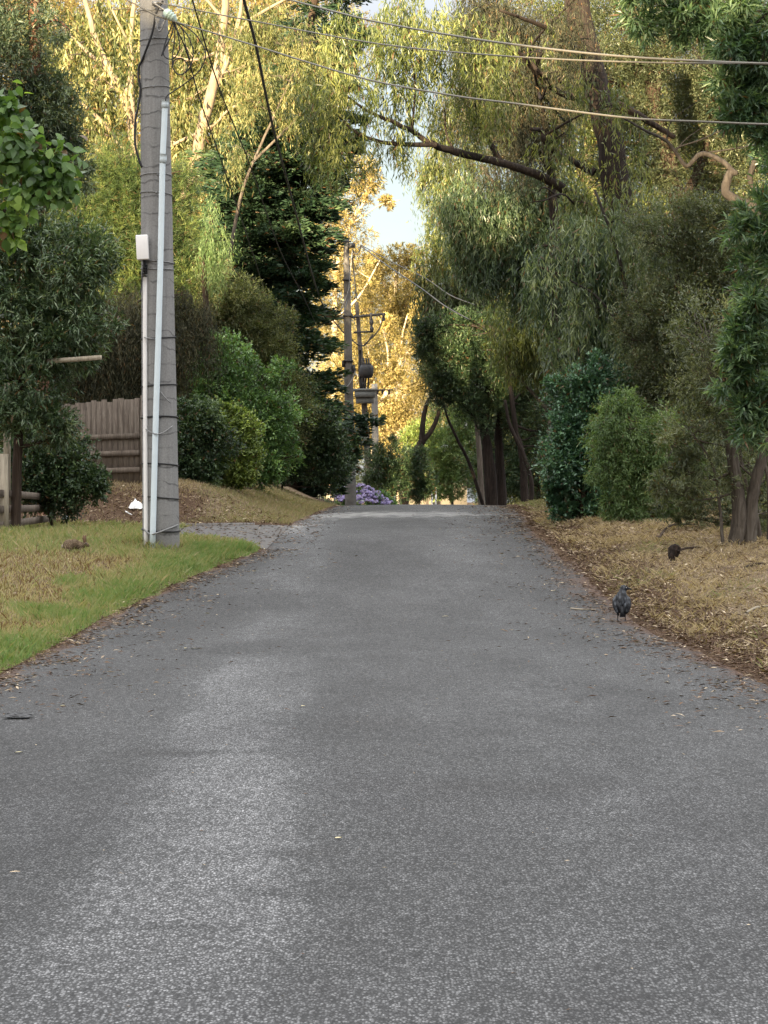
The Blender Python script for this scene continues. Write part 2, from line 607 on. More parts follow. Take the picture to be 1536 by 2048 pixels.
def round_leaves(acc, B, d, n, L, Wd, tint):
    d = nrm(d)
    s = nrm(np.cross(d, n))
    n2 = np.cross(s, d)
    prof = [(0, 0), (.12, .34), (.38, .5), (.68, .32), (1, 0)]
    N = len(B)
    L = np.broadcast_to(L, N)[:, None]
    Wd = np.broadcast_to(Wd, N)[:, None]
    cols = []
    for u, w in prof:
        c = B + d * L * u + n2 * L * (-.10 * u * u)
        cols.append([c + s * Wd * w + n2 * L * .10 * w * 2, c - s * Wd * w + n2 * L * .10 * w * 2, c])
    # midrib points + edges -> quads
    R = np.stack([cols[0][2], cols[1][0], cols[1][2], cols[1][1], cols[2][0], cols[2][2], cols[2][1], cols[3][0], cols[3][2], cols[3][1], cols[4][2]], 1).reshape(-1, 3)
    q = np.array([[1, 4, 5, 2], [2, 5, 6, 3], [4, 7, 8, 5], [5, 8, 9, 6]])
    q = np.vstack([q, [[0, 1, 2, 3]], [[10, 9, 8, 7]]])
    Q = (np.arange(N)[:, None, None] * 11 + q[None]).reshape(-1, 4)
    acc.add(R, Q, np.repeat(tint, 11))
    LEAFCOUNT[0] += N


STY = {  # type, leaf length, width, clump radius (m), leaves per clump
    'hang':    dict(k='hang', L=.17, W=.024, rc=.30, m=70, s=7, drop=.75),
    'hangfar': dict(k='hang', L=.26, W=.060, rc=.55, m=60, s=8, drop=1.0),
    'weep':    dict(k='hang', L=.12, W=.014, rc=.22, m=90, s=9, drop=1.1),
    'lance':   dict(k='out', L=.125, W=.022, rc=.26, m=50, up=-.1),
    'feather': dict(k='out', L=.09, W=.013, rc=.30, m=90, up=-.7),
    'fine':    dict(k='out', L=.07, W=.016, rc=.28, m=90, up=.25),
    'olive':   dict(k='out', L=.10, W=.022, rc=.45, m=80, up=.2),
    'shrub':   dict(k='out', L=.075, W=.034, rc=.24, m=80, up=.35),
    'hedge':   dict(k='out', L=.05, W=.026, rc=.20, m=90, up=.2),
    'needle':  dict(k='tuft', L=.17, W=.010, rc=.16, m=70, up=.45),
    'cyp':     dict(k='spray', L=.22, W=.060, rc=.62, m=90, up=-.05),
    'broad':   dict(k='round', L=.115, W=.09, rc=.30, m=18, up=-.55),
    'gold':    dict(k='out', L=.20, W=.058, rc=.70, m=90, up=-.15),
}


def crown_clumps(blobs, D0, st, cover, A, rs, sat=True):
    """fills ellipsoids with leaf clumps; returns clump centres for twigs"""
    S = STY[st]
    cents = []
    allb = list(blobs)
    for b in blobs:
        if min(b[2], b[3]) > 24 and STY[st]['k'] not in ('spray',) and D0 < 200 and sat:
            for _ in range(4):
                a_ = rs.uniform(0, 6.283)
                k_ = rs.uniform(.8, 1.12)
                f_ = rs.uniform(.22, .42)
                D_ = (b[4] if len(b) > 4 and b[4] else D0)
                rd_ = (b[5] if len(b) > 5 else .8 * (b[2] + b[3]) / 2 / F * D_)
                allb.append((b[0] + math.cos(a_) * b[2] * k_, b[1] + math.sin(a_) * b[3] * k_, b[2] * f_, b[3] * f_ * 1.15, D_ + rs.uniform(-.8, .5) * rd_, rd_ * .4, (b[6] if len(b) > 6 else 1) * .9))
    for b in allb:
        px, py, rx, ry = b[:4]
        D = b[4] if len(b) > 4 and b[4] else D0
        rd = b[5] if len(b) > 5 else .8 * (rx + ry) / 2 / F * D
        cv = 1.75 * cover * (b[6] if len(b) > 6 else 1)
        c = P(px, py, D)
        R = np.array([rx / F * D, rd, ry / F * D])
        L = max(S['L'], 7.5 * D / F)
        Wd = S['W'] * L / S['L'] * (.9 if L > S['L'] else 1)
        lp = .5 * L * Wd * .62 * (F / D) ** 2
        nleaf = cv * math.pi * rx * ry / lp
        nc = max(6, int(nleaf / S['m']))
        m = S['m']
        u = nrm(rs.normal(size=(nc, 3)))
        rr = rs.uniform(0, 1, nc) ** .45
        lob = 1 + .16 * np.sin(u[:, 0] * 5 + px) * np.sin(u[:, 2] * 6 + py) + rs.normal(0, .07, nc)
        C = c + u * R * (rr * lob)[:, None]
        out = nrm(u * np.array([1, 1, 1]))
        nb = max(3, nc // 8)                       # leaves gather in bunches with gaps between them
        bu = nrm(rs.normal(size=(nb, 3)))
        bc = bu * R * rs.uniform(.5, 1.02, nb)[:, None]
        bt = rs.normal(0, .17, nb)
        bi = rs.integers(0, nb, nc)
        isb = rs.uniform(0, 1, nc) < (.25 if S['k'] == 'spray' else .72)
        Cb = c + bc[bi] + rs.normal(0, .17, (nc, 3)) * R * np.array([1, 1, .8])
        C = np.where(isb[:, None], Cb, C)
        out = np.where(isb[:, None], nrm(bu[bi] + .8 * nrm(Cb - c - bc[bi])), out)
        rc = S['rc'] * (1 if L == S['L'] else (L / S['L']) ** .5)
        rc = min(rc * .85, .5 * min(R[0], R[2]) + .03)
        ct = np.clip(.42 + rs.normal(0, .16, nc) + np.where(isb, bt[bi], -.15), 0, 1)
        cents.append((c, C))
        if S['k'] in ('out', 'tuft') and b in blobs:      # single leafy shoots that break the outline
            nsh, kl = 16, 26
            us = nrm(rs.normal(size=(nsh, 3)) + np.array([0, 0, .35]))
            st0 = c + us * R * .85
            ln = rs.uniform(.25, .6, nsh) * min(R[0], R[2]) * 1.1
            dv = nrm(us + rs.normal(0, .35, (nsh, 3)) + np.array([0, 0, S['up'] * 1.2]))
            si = np.repeat(np.arange(nsh), kl)
            tq = rs.uniform(0, 1, len(si))
            Bs = st0[si] + dv[si] * (tq * ln[si])[:, None] + rs.normal(0, .012, (len(si), 3))
            Bs[:, 2] -= .25 * tq ** 2 * ln[si]
            ds = dv[si] * .7 + rs.normal(0, .6, (len(si), 3))
            leaf_quads(A, Bs, ds, rs.normal(0, .7, (len(si), 3)) + np.array([0, 0, .7]), L * rs.uniform(.7, 1.2, len(si)), Wd, np.clip(.55 + rs.normal(0, .2, len(si)), .05, 1))
        idx = np.repeat(np.arange(nc), m)
        N = len(idx)
        o = out[idx]
        k = S['k']
        Ls = L * rs.uniform(.6, 1.25, N)
        ti = np.clip(ct[idx] + rs.normal(0, .17, N), .05, 1)
        ti[rs.uniform(0, 1, N) < .035] = 0
        if k == 'hang':
            ns = S['s']
            sid = rs.integers(0, ns, N) + idx * ns
            so = rs.normal(0, rc * .75, (nc * ns, 3))
            sd = rs.uniform(.4, 1.1, nc * ns) * S['drop'] * (1 if L == S['L'] else 1.3)
            lean = rs.normal(0, .22, (nc * ns, 2)) + np.repeat(out[:, :2] * .25, ns, 0)
            tt = rs.uniform(0, 1, N)
            B = C[idx] + so[sid]
            B[:, 2] -= tt * sd[sid]
            B[:, :2] += lean[sid] * (tt * (1.4 - tt) * sd[sid])[:, None]
            B += rs.normal(0, .02, (N, 3))
            d = rs.normal(0, .42, (N, 3))
            d[:, 2] -= 1
            nn = rs.normal(0, 1, (N, 3))
            leaf_quads(A, B, d, nn, Ls, Wd, ti, .10)
        elif k == 'out':
            # leaves sit along short shoots that leave the clump centre
            ns = 9
            sid = rs.integers(0, ns, N) + idx * ns
            sdv = nrm(np.repeat(out, ns, 0) * .7 + rs.normal(0, .75, (nc * ns, 3)) + np.array([0, 0, S['up']]))
            tt = rs.uniform(.1, 1, N) ** .7
            B = C[idx] + sdv[sid] * (tt * rc * 1.7)[:, None] + rs.normal(0, rc * .14, (N, 3))
            d = sdv[sid] * .8 + rs.normal(0, .6, (N, 3))
            d[:, 2] += S['up'] * .4
            nn = np.array([0, 0, 1.0]) + rs.normal(0, .55, (N, 3)) + o * .3
            leaf_quads(A, B, d, nn, Ls, Wd, ti)
        elif k == 'tuft':
            ns = 6
            sid = rs.integers(0, ns, N) + idx * ns
            tc = rs.normal(0, rc * 1.3, (nc * ns, 3))
            td = nrm(np.repeat(out, ns, 0) * .8 + rs.normal(0, .4, (nc * ns, 3)) + np.array([0, 0, S['up']]))
            B = C[idx] + tc[sid] + td[sid] * rs.uniform(0, .12, N)[:, None]
            d = td[sid] * .9 + rs.normal(0, .55, (N, 3))
            leaf_quads(A, B, d, rs.normal(0, 1, (N, 3)), Ls, Wd, ti, .03)
        elif k == 'spray':
            # flat fans leaving the trunk side, tips slightly drooping
            a = np.arctan2(out[:, 1], out[:, 0]) + rs.normal(0, .35, nc)
            ax = np.stack([np.cos(a), np.sin(a), -.10 + rs.normal(0, .06, nc)], 1)
            sx = np.stack([-np.sin(a), np.cos(a), np.zeros(nc)], 1)
            v = rs.uniform(-.4, 1.1, N)
            w = rs.normal(0, .30, N) * (1.15 - v)
            B = C[idx] + ax[idx] * (v * rc * 1.7)[:, None] + sx[idx] * (w * rc)[:, None]
            B[:, 2] += rs.normal(0, .06, N) - .10 * v ** 2 * rc - .45 * np.abs(w) * rc
            d = ax[idx] + sx[idx] * (np.sign(w) * .45)[:, None] + rs.normal(0, .22, (N, 3))
            d[:, 2] += .12
            nn = np.array([0, 0, .6]) + rs.normal(0, .7, (N, 3))
            leaf_quads(A, B, d, nn, Ls, Wd, ti, .03)
        elif k == 'round':
            B = C[idx] + rs.normal(0, rc * .7, (N, 3))
            d = rs.normal(0, .6, (N, 3)) + o * .3
            d[:, 2] -= .7
            nn = rs.normal(0, .5, (N, 3)) + o * .6 + np.array([0, -.6, .5])
            round_leaves(A, B, d, nn, Ls, Wd * rs.uniform(.8, 1.1, N), ti)
    return cents


def limb_pts(pts, D0):
    out = []
    for p in pts:
        if p[0] == 'g':
            out.append(G(p[1], p[2] if len(p) > 2 else D0, -.15))
        else:
            out.append(P(p[0], p[1], p[2] if len(p) > 2 else D0))
    return np.array(out)


TREES = []


def tree(name, label, cat, D, base_px, limbs, blobs, st, leaf, bark, cover=2.2, seed=0, group=None, twigs=.5, crown='crown', trunk='trunk', extra=None, trw=1.0, sat=True):
    """limbs: list of (points, width_start_px, width_end_px); blobs: (px, py, rx, ry[, D, rd, cover])"""
    rs = np.random.default_rng(seed + 101)
    base = G(base_px, D)
    root = thing(name, base, label, cat, group)
    T = Acc()
    sk = []
    for l in limbs:
        pts, w0, w1 = l[:3]
        p = limb_pts(pts, D)
        n_per = 6
        q = smooth_path(p, n_per)
        j = rs.normal(0, 1, q.shape) * .012 * (w0 / F * D)
        q = q + j * 2
        r0, r1 = w0 / 2 / F * p[0][1], w1 / 2 / F * p[-1][1]
        tube(T, q, np.linspace(r0, r1, len(q)), 12 if w0 > 14 else 7, .10 if w0 > 8 else .05)
        rr = np.linspace(r0, r1, len(q))
        for a, r in zip(q, rr): sk.append((*a, r))
    if not limbs:
        tops = [P(b[0], b[1], b[4] if len(b) > 4 and b[4] else D) for b in blobs]
        top = max(tops, key=lambda v: v[2])
        q = smooth_path(np.array([base - [0, 0, .15], base * .7 + top * .3 + rs.normal(0, .08, 3), base * .3 + top * .7 + rs.normal(0, .1, 3), top]), 5)
        r0 = max(.03, .022 * (top[2] - base[2])) * trw
        tube(T, q, np.linspace(r0, r0 * .25, len(q)), 8, .08)
        for a, r in zip(q, np.linspace(r0, r0 * .25, len(q))): sk.append((*a, r))
    sk = np.array(sk)
    C = Acc()
    cents = crown_clumps(blobs, D, st, cover, C, rs, sat)
    for c, cl in cents:
        dd = np.linalg.norm(sk[:, :3] - c, axis=1) + 1.2 * np.maximum(0, sk[:, 2] - c[2])
        s = sk[np.argmin(dd)]
        a = s[:3]
        mid = (a + c) / 2 + rs.normal(0, .06, 3) * np.linalg.norm(c - a)
        q = smooth_path(np.array([a, mid, c]), 5)
        r0 = min(s[3] * .55, .012 * np.linalg.norm(c - a) + .02)
        tube(T, q, np.linspace(r0, r0 * .45, len(q)), 6, .05)
        nt = min(len(cl), int(min(len(cl), 28) * twigs))
        for k in rs.choice(len(cl), nt, replace=False) if nt else ():
            e = cl[k]
            s2 = q[rs.integers(len(q) // 2, len(q))]
            mm = (s2 + e) / 2 + rs.normal(0, .08, 3) * np.linalg.norm(e - s2)
            w = smooth_path(np.array([s2, mm, e]), 3)
            rt = max(.006, .30 * r0)
            tube(T, w, np.linspace(rt, rt * .3, len(w)), 4, 0, closed_tip=False)
    T.build(trunk, bark, root, smooth=True)
    C.build(crown, leaf, root)
    if extra: extra(root, rs)
    TREES.append(root)
    return root


# leaf colours
L_broad = leafmat('broad_leaf', (.05, .10, .03), (.11, .20, .055), (.24, .34, .09), .40, .4, .45)
L_wattle = leafmat('wattle_leaf', (.035, .068, .030), (.100, .155, .078), (.26, .32, .21), .25, .33, .5)
L_grey = leafmat('grey_leaf', (.040, .065, .040), (.080, .115, .070), (.18, .22, .14), .30, .4, .5)
L_pine = leafmat('pine_leaf', (.026, .048, .016), (.062, .098, .030), (.16, .19, .055), .25, .5, .3)
L_sheoak = leafmat('sheoak_leaf', (.020, .024, .014), (.050, .052, .030), (.11, .10, .06), .2, .6, .2)
L_gum = leafmat('gum_leaf', (.050, .072, .024), (.120, .145, .045), (.26, .27, .09), .38, .4, .45)
L_gold = leafmat('gold_leaf', (.14, .12, .05), (.30, .245, .10), (.50, .41, .19), .38, .5, .3)
L_lime = leafmat('lime_leaf', (.065, .085, .032), (.16, .17, .065), (.36, .32, .15), .38, .5, .3)
L_cyp = leafmat('cypress_leaf', (.014, .034, .018), (.032, .065, .034), (.075, .115, .05), .15, .5, .35)
L_olive = leafmat('olive_leaf', (.042, .055, .024), (.115, .135, .060), (.24, .255, .13), .30, .5, .3)
L_bright = leafmat('bright_leaf', (.045, .095, .030), (.115, .215, .075), (.26, .40, .16), .30, .35, .5)
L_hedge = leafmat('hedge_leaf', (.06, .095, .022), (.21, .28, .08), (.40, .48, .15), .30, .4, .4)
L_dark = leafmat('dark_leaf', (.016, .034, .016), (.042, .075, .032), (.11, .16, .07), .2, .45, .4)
L_hangd = leafmat('hanging_leaf', (.030, .056, .028), (.066, .105, .050), (.15, .19, .095), .32, .4, .5)
L_hang2 = leafmat('trailing_leaf', (.045, .065, .030), (.11, .145, .065), (.24, .27, .14), .32, .35, .5)
L_mid = leafmat('mixed_leaf', (.045, .058, .030), (.095, .115, .058), (.18, .195, .11), .30, .4, .45)
L_acacia = leafmat('acacia_leaf', (.020, .055, .030), (.060, .130, .072), (.15, .26, .15), .25, .35, .55)
L_feather = leafmat('feather_leaf', (.06, .105, .035), (.125, .195, .075), (.22, .29, .13), .35, .45, .35)
L_pale = leafmat('pale_leaf', (.05, .10, .055), (.10, .165, .09), (.20, .28, .15), .40, .35, .55)
B_pale = barkmat('pale_bark', (.10, .078, .055), (.21, .165, .115), (.30, .25, .19), .2, 8, .4)
B_far = barkmat('cream_bark', (.20, .16, .11), (.40, .33, .24), (.52, .46, .36), .2, 8, .3)
B_brown = barkmat('brown_bark', (.016, .011, .008), (.042, .029, .021), (.09, .066, .05))
B_string = barkmat('stringy_bark', (.009, .007, .006), (.024, .018, .015), (.060, .046, .036), .08, 18, 1.0)
B_red = barkmat('red_bark', (.05, .022, .015), (.11, .055, .036), (.20, .12, .085), .2, 9, .5)
B_dull = barkmat('dull_grey_bark', (.012, .010, .009), (.032, .027, .023), (.075, .065, .055), .15, 14, .8)
B_grey = barkmat('grey_bark', (.03, .025, .020), (.08, .066, .053), (.17, .15, .125), .15, 12, .7)

# ------------------------------------------------------------------ trees and shrubs, left side
tree('gum_tree', 'tall pale-limbed gum glowing gold behind the utility pole, left of the cypress', 'tree', 88, 285,
     [([('g', 290), (282, 760), (272, 420), (268, 280), (250, 200), (200, 100), (165, -20)], 30, 9),
      ([(268, 300), (262, 180), (263, 60), (275, -40)], 15, 7),
      ([(262, 330), (215, 255), (160, 205), (120, 190)], 9, 4), ([(225, 150), (130, 60), (95, 0)], 8, 4),
      ([(264, 120), (300, 60), (330, -30)], 7, 4), ([(250, 200), (262, 110), (225, 20)], 8, 4)],
     [(180, 110, 105, 110, 90.5, 2, .9), (90, 70, 70, 80, 90, 1.6), (250, 40, 90, 70, 90.5, 1.8, .8), (160, 230, 80, 75, 90, 1.6), (235, 190, 70, 70, 90.5, 1.8, .7), (215, 330, 60, 60, 90, 1.5, .7), (120, 330, 60, 60), (205, 150, 60, 60, 86.5, .8, .35), (250, 90, 50, 60, 86.5, .8, .3), (130, 110, 60, 70, 86.5, .8, .4), (170, 260, 50, 50, 86.5, .8, .4)],
     'hangfar', L_lime, B_pale, 1.0, 1, sat=False)
tree('gum_tree', 'golden gum with a leaning cream trunk and forked limbs right of the utility pole', 'tree', 84, 350,
     [([('g', 345), (350, 560), (362, 420), (385, 355), (405, 250), (436, 135), (448, 40), (452, -40)], 34, 13),
      ([(436, 140), (470, 80), (500, 40), (585, -10)], 12, 5), ([(418, 200), (455, 120), (478, 40), (486, -30)], 14, 6),
      ([(345, 290), (375, 275), (425, 252), (470, 212), (540, 205)], 7, 4), ([(448, 40), (405, -10)], 8, 5),
      ([(350, 420), (372, 385), (382, 350)], 14, 8)],
     [(420, 70, 95, 90, 87, 2, .7), (520, 60, 95, 80, 86.5, 1.8, .9), (550, 170, 95, 80, 86, 1.7), (480, 240, 90, 85, 86, 1.7, .9), (400, 190, 80, 80, 87, 1.6, .7), (340, 110, 70, 90, 87, 1.6, .8), (410, 330, 60, 60, 86.5), (500, 320, 70, 60), (340, 250, 55, 70, 87), (440, 90, 55, 60, 82.5, .8, .3), (400, 250, 45, 50, 82.5, .8, .3), (490, 130, 55, 60, 82.5, .8, .5)],
     'hangfar', L_lime, B_pale, 1.0, 2, sat=False)
tree('gum_tree', 'sunlit gum crown filling the distance above the paling fence', 'tree', 176, 150,
     [([('g', 150), (160, 500), (150, 200), (130, -60)], 26, 12), ([(155, 350), (60, 150), (30, 0)], 12, 5)],
     [(60, 140, 130, 170), (220, 180, 150, 170), (130, 400, 160, 140), (320, 420, 120, 130), (200, -20, 200, 90), (60, 620, 150, 150), (250, 640, 140, 140)],
     'gold', L_gold, B_pale, 1.1, 3)
tree('gum_tree', 'broad golden gum crown seen behind the top of the dark cypress', 'tree', 170, 520,
     [([('g', 520), (510, 500), (540, 200), (560, -60)], 26, 12), ([(515, 400), (450, 200), (430, 0)], 12, 5)],
     [(460, 120, 130, 140), (600, 60, 120, 110), (540, 260, 110, 100), (420, 380, 100, 110), (480, 540, 110, 100)],
     'gold', L_gold, B_pale, 1.25, 4)


def cyp_blobs():
    out = []
    rows = [(-20, 610, 730, .5), (60, 600, 735, .6), (130, 580, 700, .6), (200, 540, 700, .8), (268, 490, 692, 1.3), (335, 455, 675, 1.4), (400, 445, 660, 1.4), (470, 445, 645, 1.4),
            (540, 450, 637, 1.4), (610, 500, 640, 1.2), (680, 520, 645, 1.2), (750, 530, 655, 1.2), (815, 550, 670, 1.2), (880, 560, 685, 1.2), (935, 570, 680, 1.2)]
    for i, (y, a, b, c) in enumerate(rows):
        w = b - a
        out.append((a + .28 * w, y, w * .36, 46, 0, 2.2, c))
        out.append((a + .72 * w, y + 8, w * .30, 40, 0, 1.8, c))
    out += [(700, 860, 42, 16, 70, .6), (748, 838, 36, 9, 69, .4), (672, 880, 40, 18, 70, .6), (720, 880, 30, 8, 69, .4), (690, 278, 30, 7, 0, .4), (680, 300, 28, 8, 0, .4), (715, 240, 18, 5, 0, .3, .7), (690, 905, 30, 9, 69, .4, .8)]
    return out


tree('cypress_tree', 'tall dark cypress with layered sprays leaning over the left road edge', 'tree', 73, 575,
     [([('g', 580), (578, 600), (600, 200), (640, -60)], 34, 12), ([(585, 900), (660, 880), (720, 862), (775, 832)], 9, 2), ([(600, 330), (650, 300), (705, 272)], 7, 2)],
     cyp_blobs(), 'cyp', L_cyp, B_brown, 6.5, 5, twigs=.3)
tree('gum_tree', 'yellow-green gum crown leaning in front of the cypress top', 'tree', 69, 440,
     [([('g', 440), (450, 620), (480, 400), (540, 250), (600, 120)], 9, 4), ([(500, 330), (600, 230), (640, 180)], 6, 3)],
     [(530, 70, 60, 60), (600, 60, 60, 60), (560, 150, 70, 50), (640, 140, 45, 50), (500, 200, 55, 50), (600, 220, 55, 40), (470, 290, 40, 40, 0, .8, .8)],
     'hang', L_lime, B_grey, .75, 19, sat=False)
tree('pine_tree', 'young pine with yellow-green needle tips left of the utility pole', 'tree', 62, 245,
     [([('g', 245), (248, 600), (246, 330)], 22, 7)],
     [(245, 335, 45, 40), (210, 395, 75, 50), (290, 390, 60, 55), (170, 460, 80, 60), (250, 480, 90, 70), (335, 470, 60, 70), (345, 560, 60, 70), (180, 550, 90, 70), (270, 580, 90, 70), (120, 480, 70, 60), (400, 590, 50, 60), (360, 400, 30, 60)],
     'needle', L_pine, B_brown, 1.7, 6)
tree('oak_tree', 'dull brown she-oak hanging over the brown paling fence', 'tree', 53, 268,
     [([('g', 275), (272, 900), (262, 780), (255, 620)], 20, 8)],
     [(225, 640, 85, 70), (290, 680, 65, 80), (190, 720, 70, 60), (255, 760, 70, 55), (320, 620, 55, 60), (160, 650, 60, 70), (200, 800, 45, 35), (240, 815, 40, 30), (390, 640, 40, 60)],
     'weep', L_sheoak, B_brown, 2.0, 7)
tree('pine_tree', 'dark conifer with a reddish trunk at the top left corner', 'tree', 46, 68,
     [([('g', 90), (80, 500), (72, 200), (66, -60)], 30, 22), ([(72, 180), (20, 120), (-30, 90)], 8, 4), ([(70, 60), (110, 40), (140, 60)], 6, 3)],
     [(20, 130, 75, 100), (95, 230, 55, 80), (20, 290, 80, 80), (130, 250, 32, 60), (10, 20, 55, 70), (110, 60, 22, 30, 0, .8, .7), (90, 330, 70, 60)],
     'lance', L_grey, B_red, 2.0, 8)
tree('wattle_tree', 'willow-leaved wattle with grey-green drooping sprays at the left edge', 'tree', 38, 20,
     [([('g', 30), (40, 800), (60, 560), (90, 430)], 22, 7)],
     [(60, 520, 110, 90), (150, 510, 60, 45), (40, 640, 120, 90), (140, 640, 60, 70), (30, 760, 90, 75), (70, 850, 55, 40), (30, 430, 70, 60)],
     'lance', L_wattle, B_brown, 2.3, 9)
tree('fir_shrub', 'dense dark green shrub spreading beside the post and rail fence', 'shrub', 42.5, 110, [],
     [(70, 895, 50, 45), (70, 940, 60, 55), (135, 935, 60, 45), (115, 985, 80, 30), (175, 965, 36, 30), (40, 990, 36, 28)],
     'shrub', L_dark, B_brown, 2.4, 10, crown='foliage', trunk='stem')
tree('linden_tree', 'bright round-leaved branch reaching in at the left edge', 'tree', 24, -330,
     [([('g', -330), (-320, 900), (-250, 500), (-120, 330), (20, 290), (70, 280)], 60, 4), ([(-200, 440), (-60, 420), (40, 420), (100, 370)], 16, 3)],
     [(20, 235, 45, 35), (60, 290, 60, 42), (20, 340, 50, 40), (110, 350, 45, 28), (60, 385, 60, 30), (10, 300, 40, 50), (12, 455, 22, 28), (80, 330, 45, 40), (110, 375, 35, 14), (-60, 300, 70, 90)],
     'broad', L_broad, B_brown, .95, 11, sat=False)
tree('willow_tree', 'small pale weeping tree between the pine and the cypress', 'tree', 60, 430, [],
     [(425, 430, 20, 40), (438, 480, 18, 36), (415, 490, 16, 30)], 'weep', L_feather, B_brown, 1.8, 12)
tree('olive_tree', 'dry olive-coloured wispy tree in front of the cypress', 'tree', 62, 500,
     [([('g', 500), (505, 800), (490, 560)], 18, 5)],
     [(430, 590, 50, 50), (480, 620, 55, 60), (520, 670, 50, 60), (440, 670, 60, 60), (500, 710, 60, 60), (550, 750, 45, 60), (580, 830, 45, 50), (400, 630, 45, 60), (540, 800, 50, 60), (410, 540, 30, 35)],
     'fine', L_olive, B_brown, 1.7, 13)
tree('laurel_shrub', 'fresh bright green shrub right of the pole, above the hedge', 'shrub', 55, 470, [],
     [(400, 715, 48, 38), (455, 735, 50, 45), (400, 770, 45, 40), (470, 790, 60, 45), (535, 790, 45, 50), (520, 860, 60, 50), (470, 850, 50, 45), (550, 900, 35, 45), (430, 800, 45, 40), (510, 930, 45, 35)],
     'shrub', L_bright, B_brown, 2.2, 14, crown='foliage', trunk='stem')
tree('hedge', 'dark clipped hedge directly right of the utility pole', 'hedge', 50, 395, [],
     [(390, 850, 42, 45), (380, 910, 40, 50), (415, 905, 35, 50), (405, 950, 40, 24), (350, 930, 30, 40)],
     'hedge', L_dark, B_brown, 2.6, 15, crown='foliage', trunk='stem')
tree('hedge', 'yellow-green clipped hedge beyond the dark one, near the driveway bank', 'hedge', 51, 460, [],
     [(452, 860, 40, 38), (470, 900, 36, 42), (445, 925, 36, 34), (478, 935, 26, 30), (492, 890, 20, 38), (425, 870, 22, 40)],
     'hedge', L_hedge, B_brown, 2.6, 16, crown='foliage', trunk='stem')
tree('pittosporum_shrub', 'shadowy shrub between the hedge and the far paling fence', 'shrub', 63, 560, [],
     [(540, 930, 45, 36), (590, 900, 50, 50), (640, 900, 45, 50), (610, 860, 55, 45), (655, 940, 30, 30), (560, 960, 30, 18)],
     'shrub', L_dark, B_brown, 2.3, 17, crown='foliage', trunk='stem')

# ------------------------------------------------------------------ far trees in the gap
tree('gum_tree', 'airy golden gum against the sky between the cypress and the far poles', 'tree', 150, 665,
     [([('g', 660), (668, 760), (672, 560), (700, 450), (730, 400), (740, 350)], 15, 4), ([(672, 570), (655, 470), (660, 400)], 7, 3), ([(700, 450), (760, 410), (800, 400)], 4, 2), ([(670, 640), (720, 590), (760, 520)], 6, 3)],
     [(715, 350, 48, 32), (735, 372, 22, 22), (690, 400, 42, 38), (660, 450, 42, 42), (705, 470, 36, 34), (770, 405, 22, 9), (660, 530, 48, 44), (715, 540, 36, 34), (660, 620, 50, 48), (655, 710, 45, 45)],
     'gold', L_gold, B_far, 1.15, 20, twigs=.3, sat=False)
tree('gum_tree', 'amber-leaved gum crown rising beside the nearest far pole top', 'tree', 162, 790,
     [([('g', 800), (795, 760), (790, 600), (800, 500)], 14, 4), ([(792, 650), (830, 560), (835, 500)], 6, 3), ([(790, 620), (765, 560), (750, 520)], 6, 3)],
     [(805, 515, 30, 26), (760, 525, 30, 20), (830, 535, 26, 30), (780, 550, 48, 36), (820, 600, 48, 44), (760, 620, 46, 44), (800, 680, 55, 48)],
     'gold', L_gold, B_far, 1.3, 21, twigs=.3, sat=False)
tree('gum_tree', 'gold-lit gum with a bright leaning trunk behind the transformer', 'tree', 140, 745,
     [([('g', 742), (748, 880), (758, 820), (775, 780), (798, 730), (828, 685), (850, 640)], 13, 5), ([(775, 780), (775, 700), (760, 640)], 5, 3),
      ([(752, 860), (780, 830), (808, 812), (800, 780)], 6, 4), ([(812, 708), (840, 700), (870, 680)], 4, 2), ([(800, 728), (805, 670), (815, 630)], 5, 3), ([(760, 810), (742, 740), (735, 690)], 6, 3)],
     [(750, 690, 45, 42), (820, 740, 45, 42), (780, 790, 50, 42), (700, 760, 45, 45), (830, 820, 40, 40), (790, 860, 50, 38), (740, 860, 40, 36), (690, 840, 38, 40), (850, 660, 26, 40)],
     'gold', L_gold, B_far, 1.3, 22, twigs=.3)
tree('bushy_tree', 'dark round bush right of the purple hydrangeas', 'shrub', 108, 790, [],
     [(785, 925, 42, 32), (815, 950, 38, 34), (765, 950, 32, 36), (790, 975, 48, 26), (840, 975, 22, 26)],
     'olive', L_dark, B_brown, 2.0, 23, crown='foliage', trunk='stem')
tree('bushy_tree', 'soft green tree beyond the road sign, left of the dark trunks', 'tree', 128, 905,
     [([('g', 905), (903, 950), (895, 860)], 6, 3)],
     [(905, 860, 45, 36), (890, 905, 40, 36), (925, 920, 36, 36), (870, 940, 30, 30), (905, 960, 45, 26), (945, 970, 26, 22), (935, 860, 30, 36)],
     'olive', L_feather, B_grey, 1.7, 24)
tree('bushy_tree', 'sunlit golden undergrowth tree behind the white sign post', 'tree', 135, 855, [],
     [(850, 880, 30, 26), (845, 920, 26, 30), (862, 960, 24, 26), (830, 890, 26, 26)],
     'olive', L_hedge, B_grey, 1.5, 25)
tree('forked_tree', 'dark leaning trunk forking into two arms at the end of the road', 'tree', 116, 812,
     [([('g', 808), (818, 935), (838, 895), (845, 880)], 17, 14), ([(843, 885), (846, 845), (853, 810), (868, 785), (874, 765)], 12, 6), ([(843, 885), (862, 862), (876, 830), (880, 790), (876, 750)], 11, 6)],
     [(885, 720, 34, 40), (895, 775, 26, 34), (865, 740, 24, 20)],
     'olive', L_hangd, B_string, 1.6, 26)

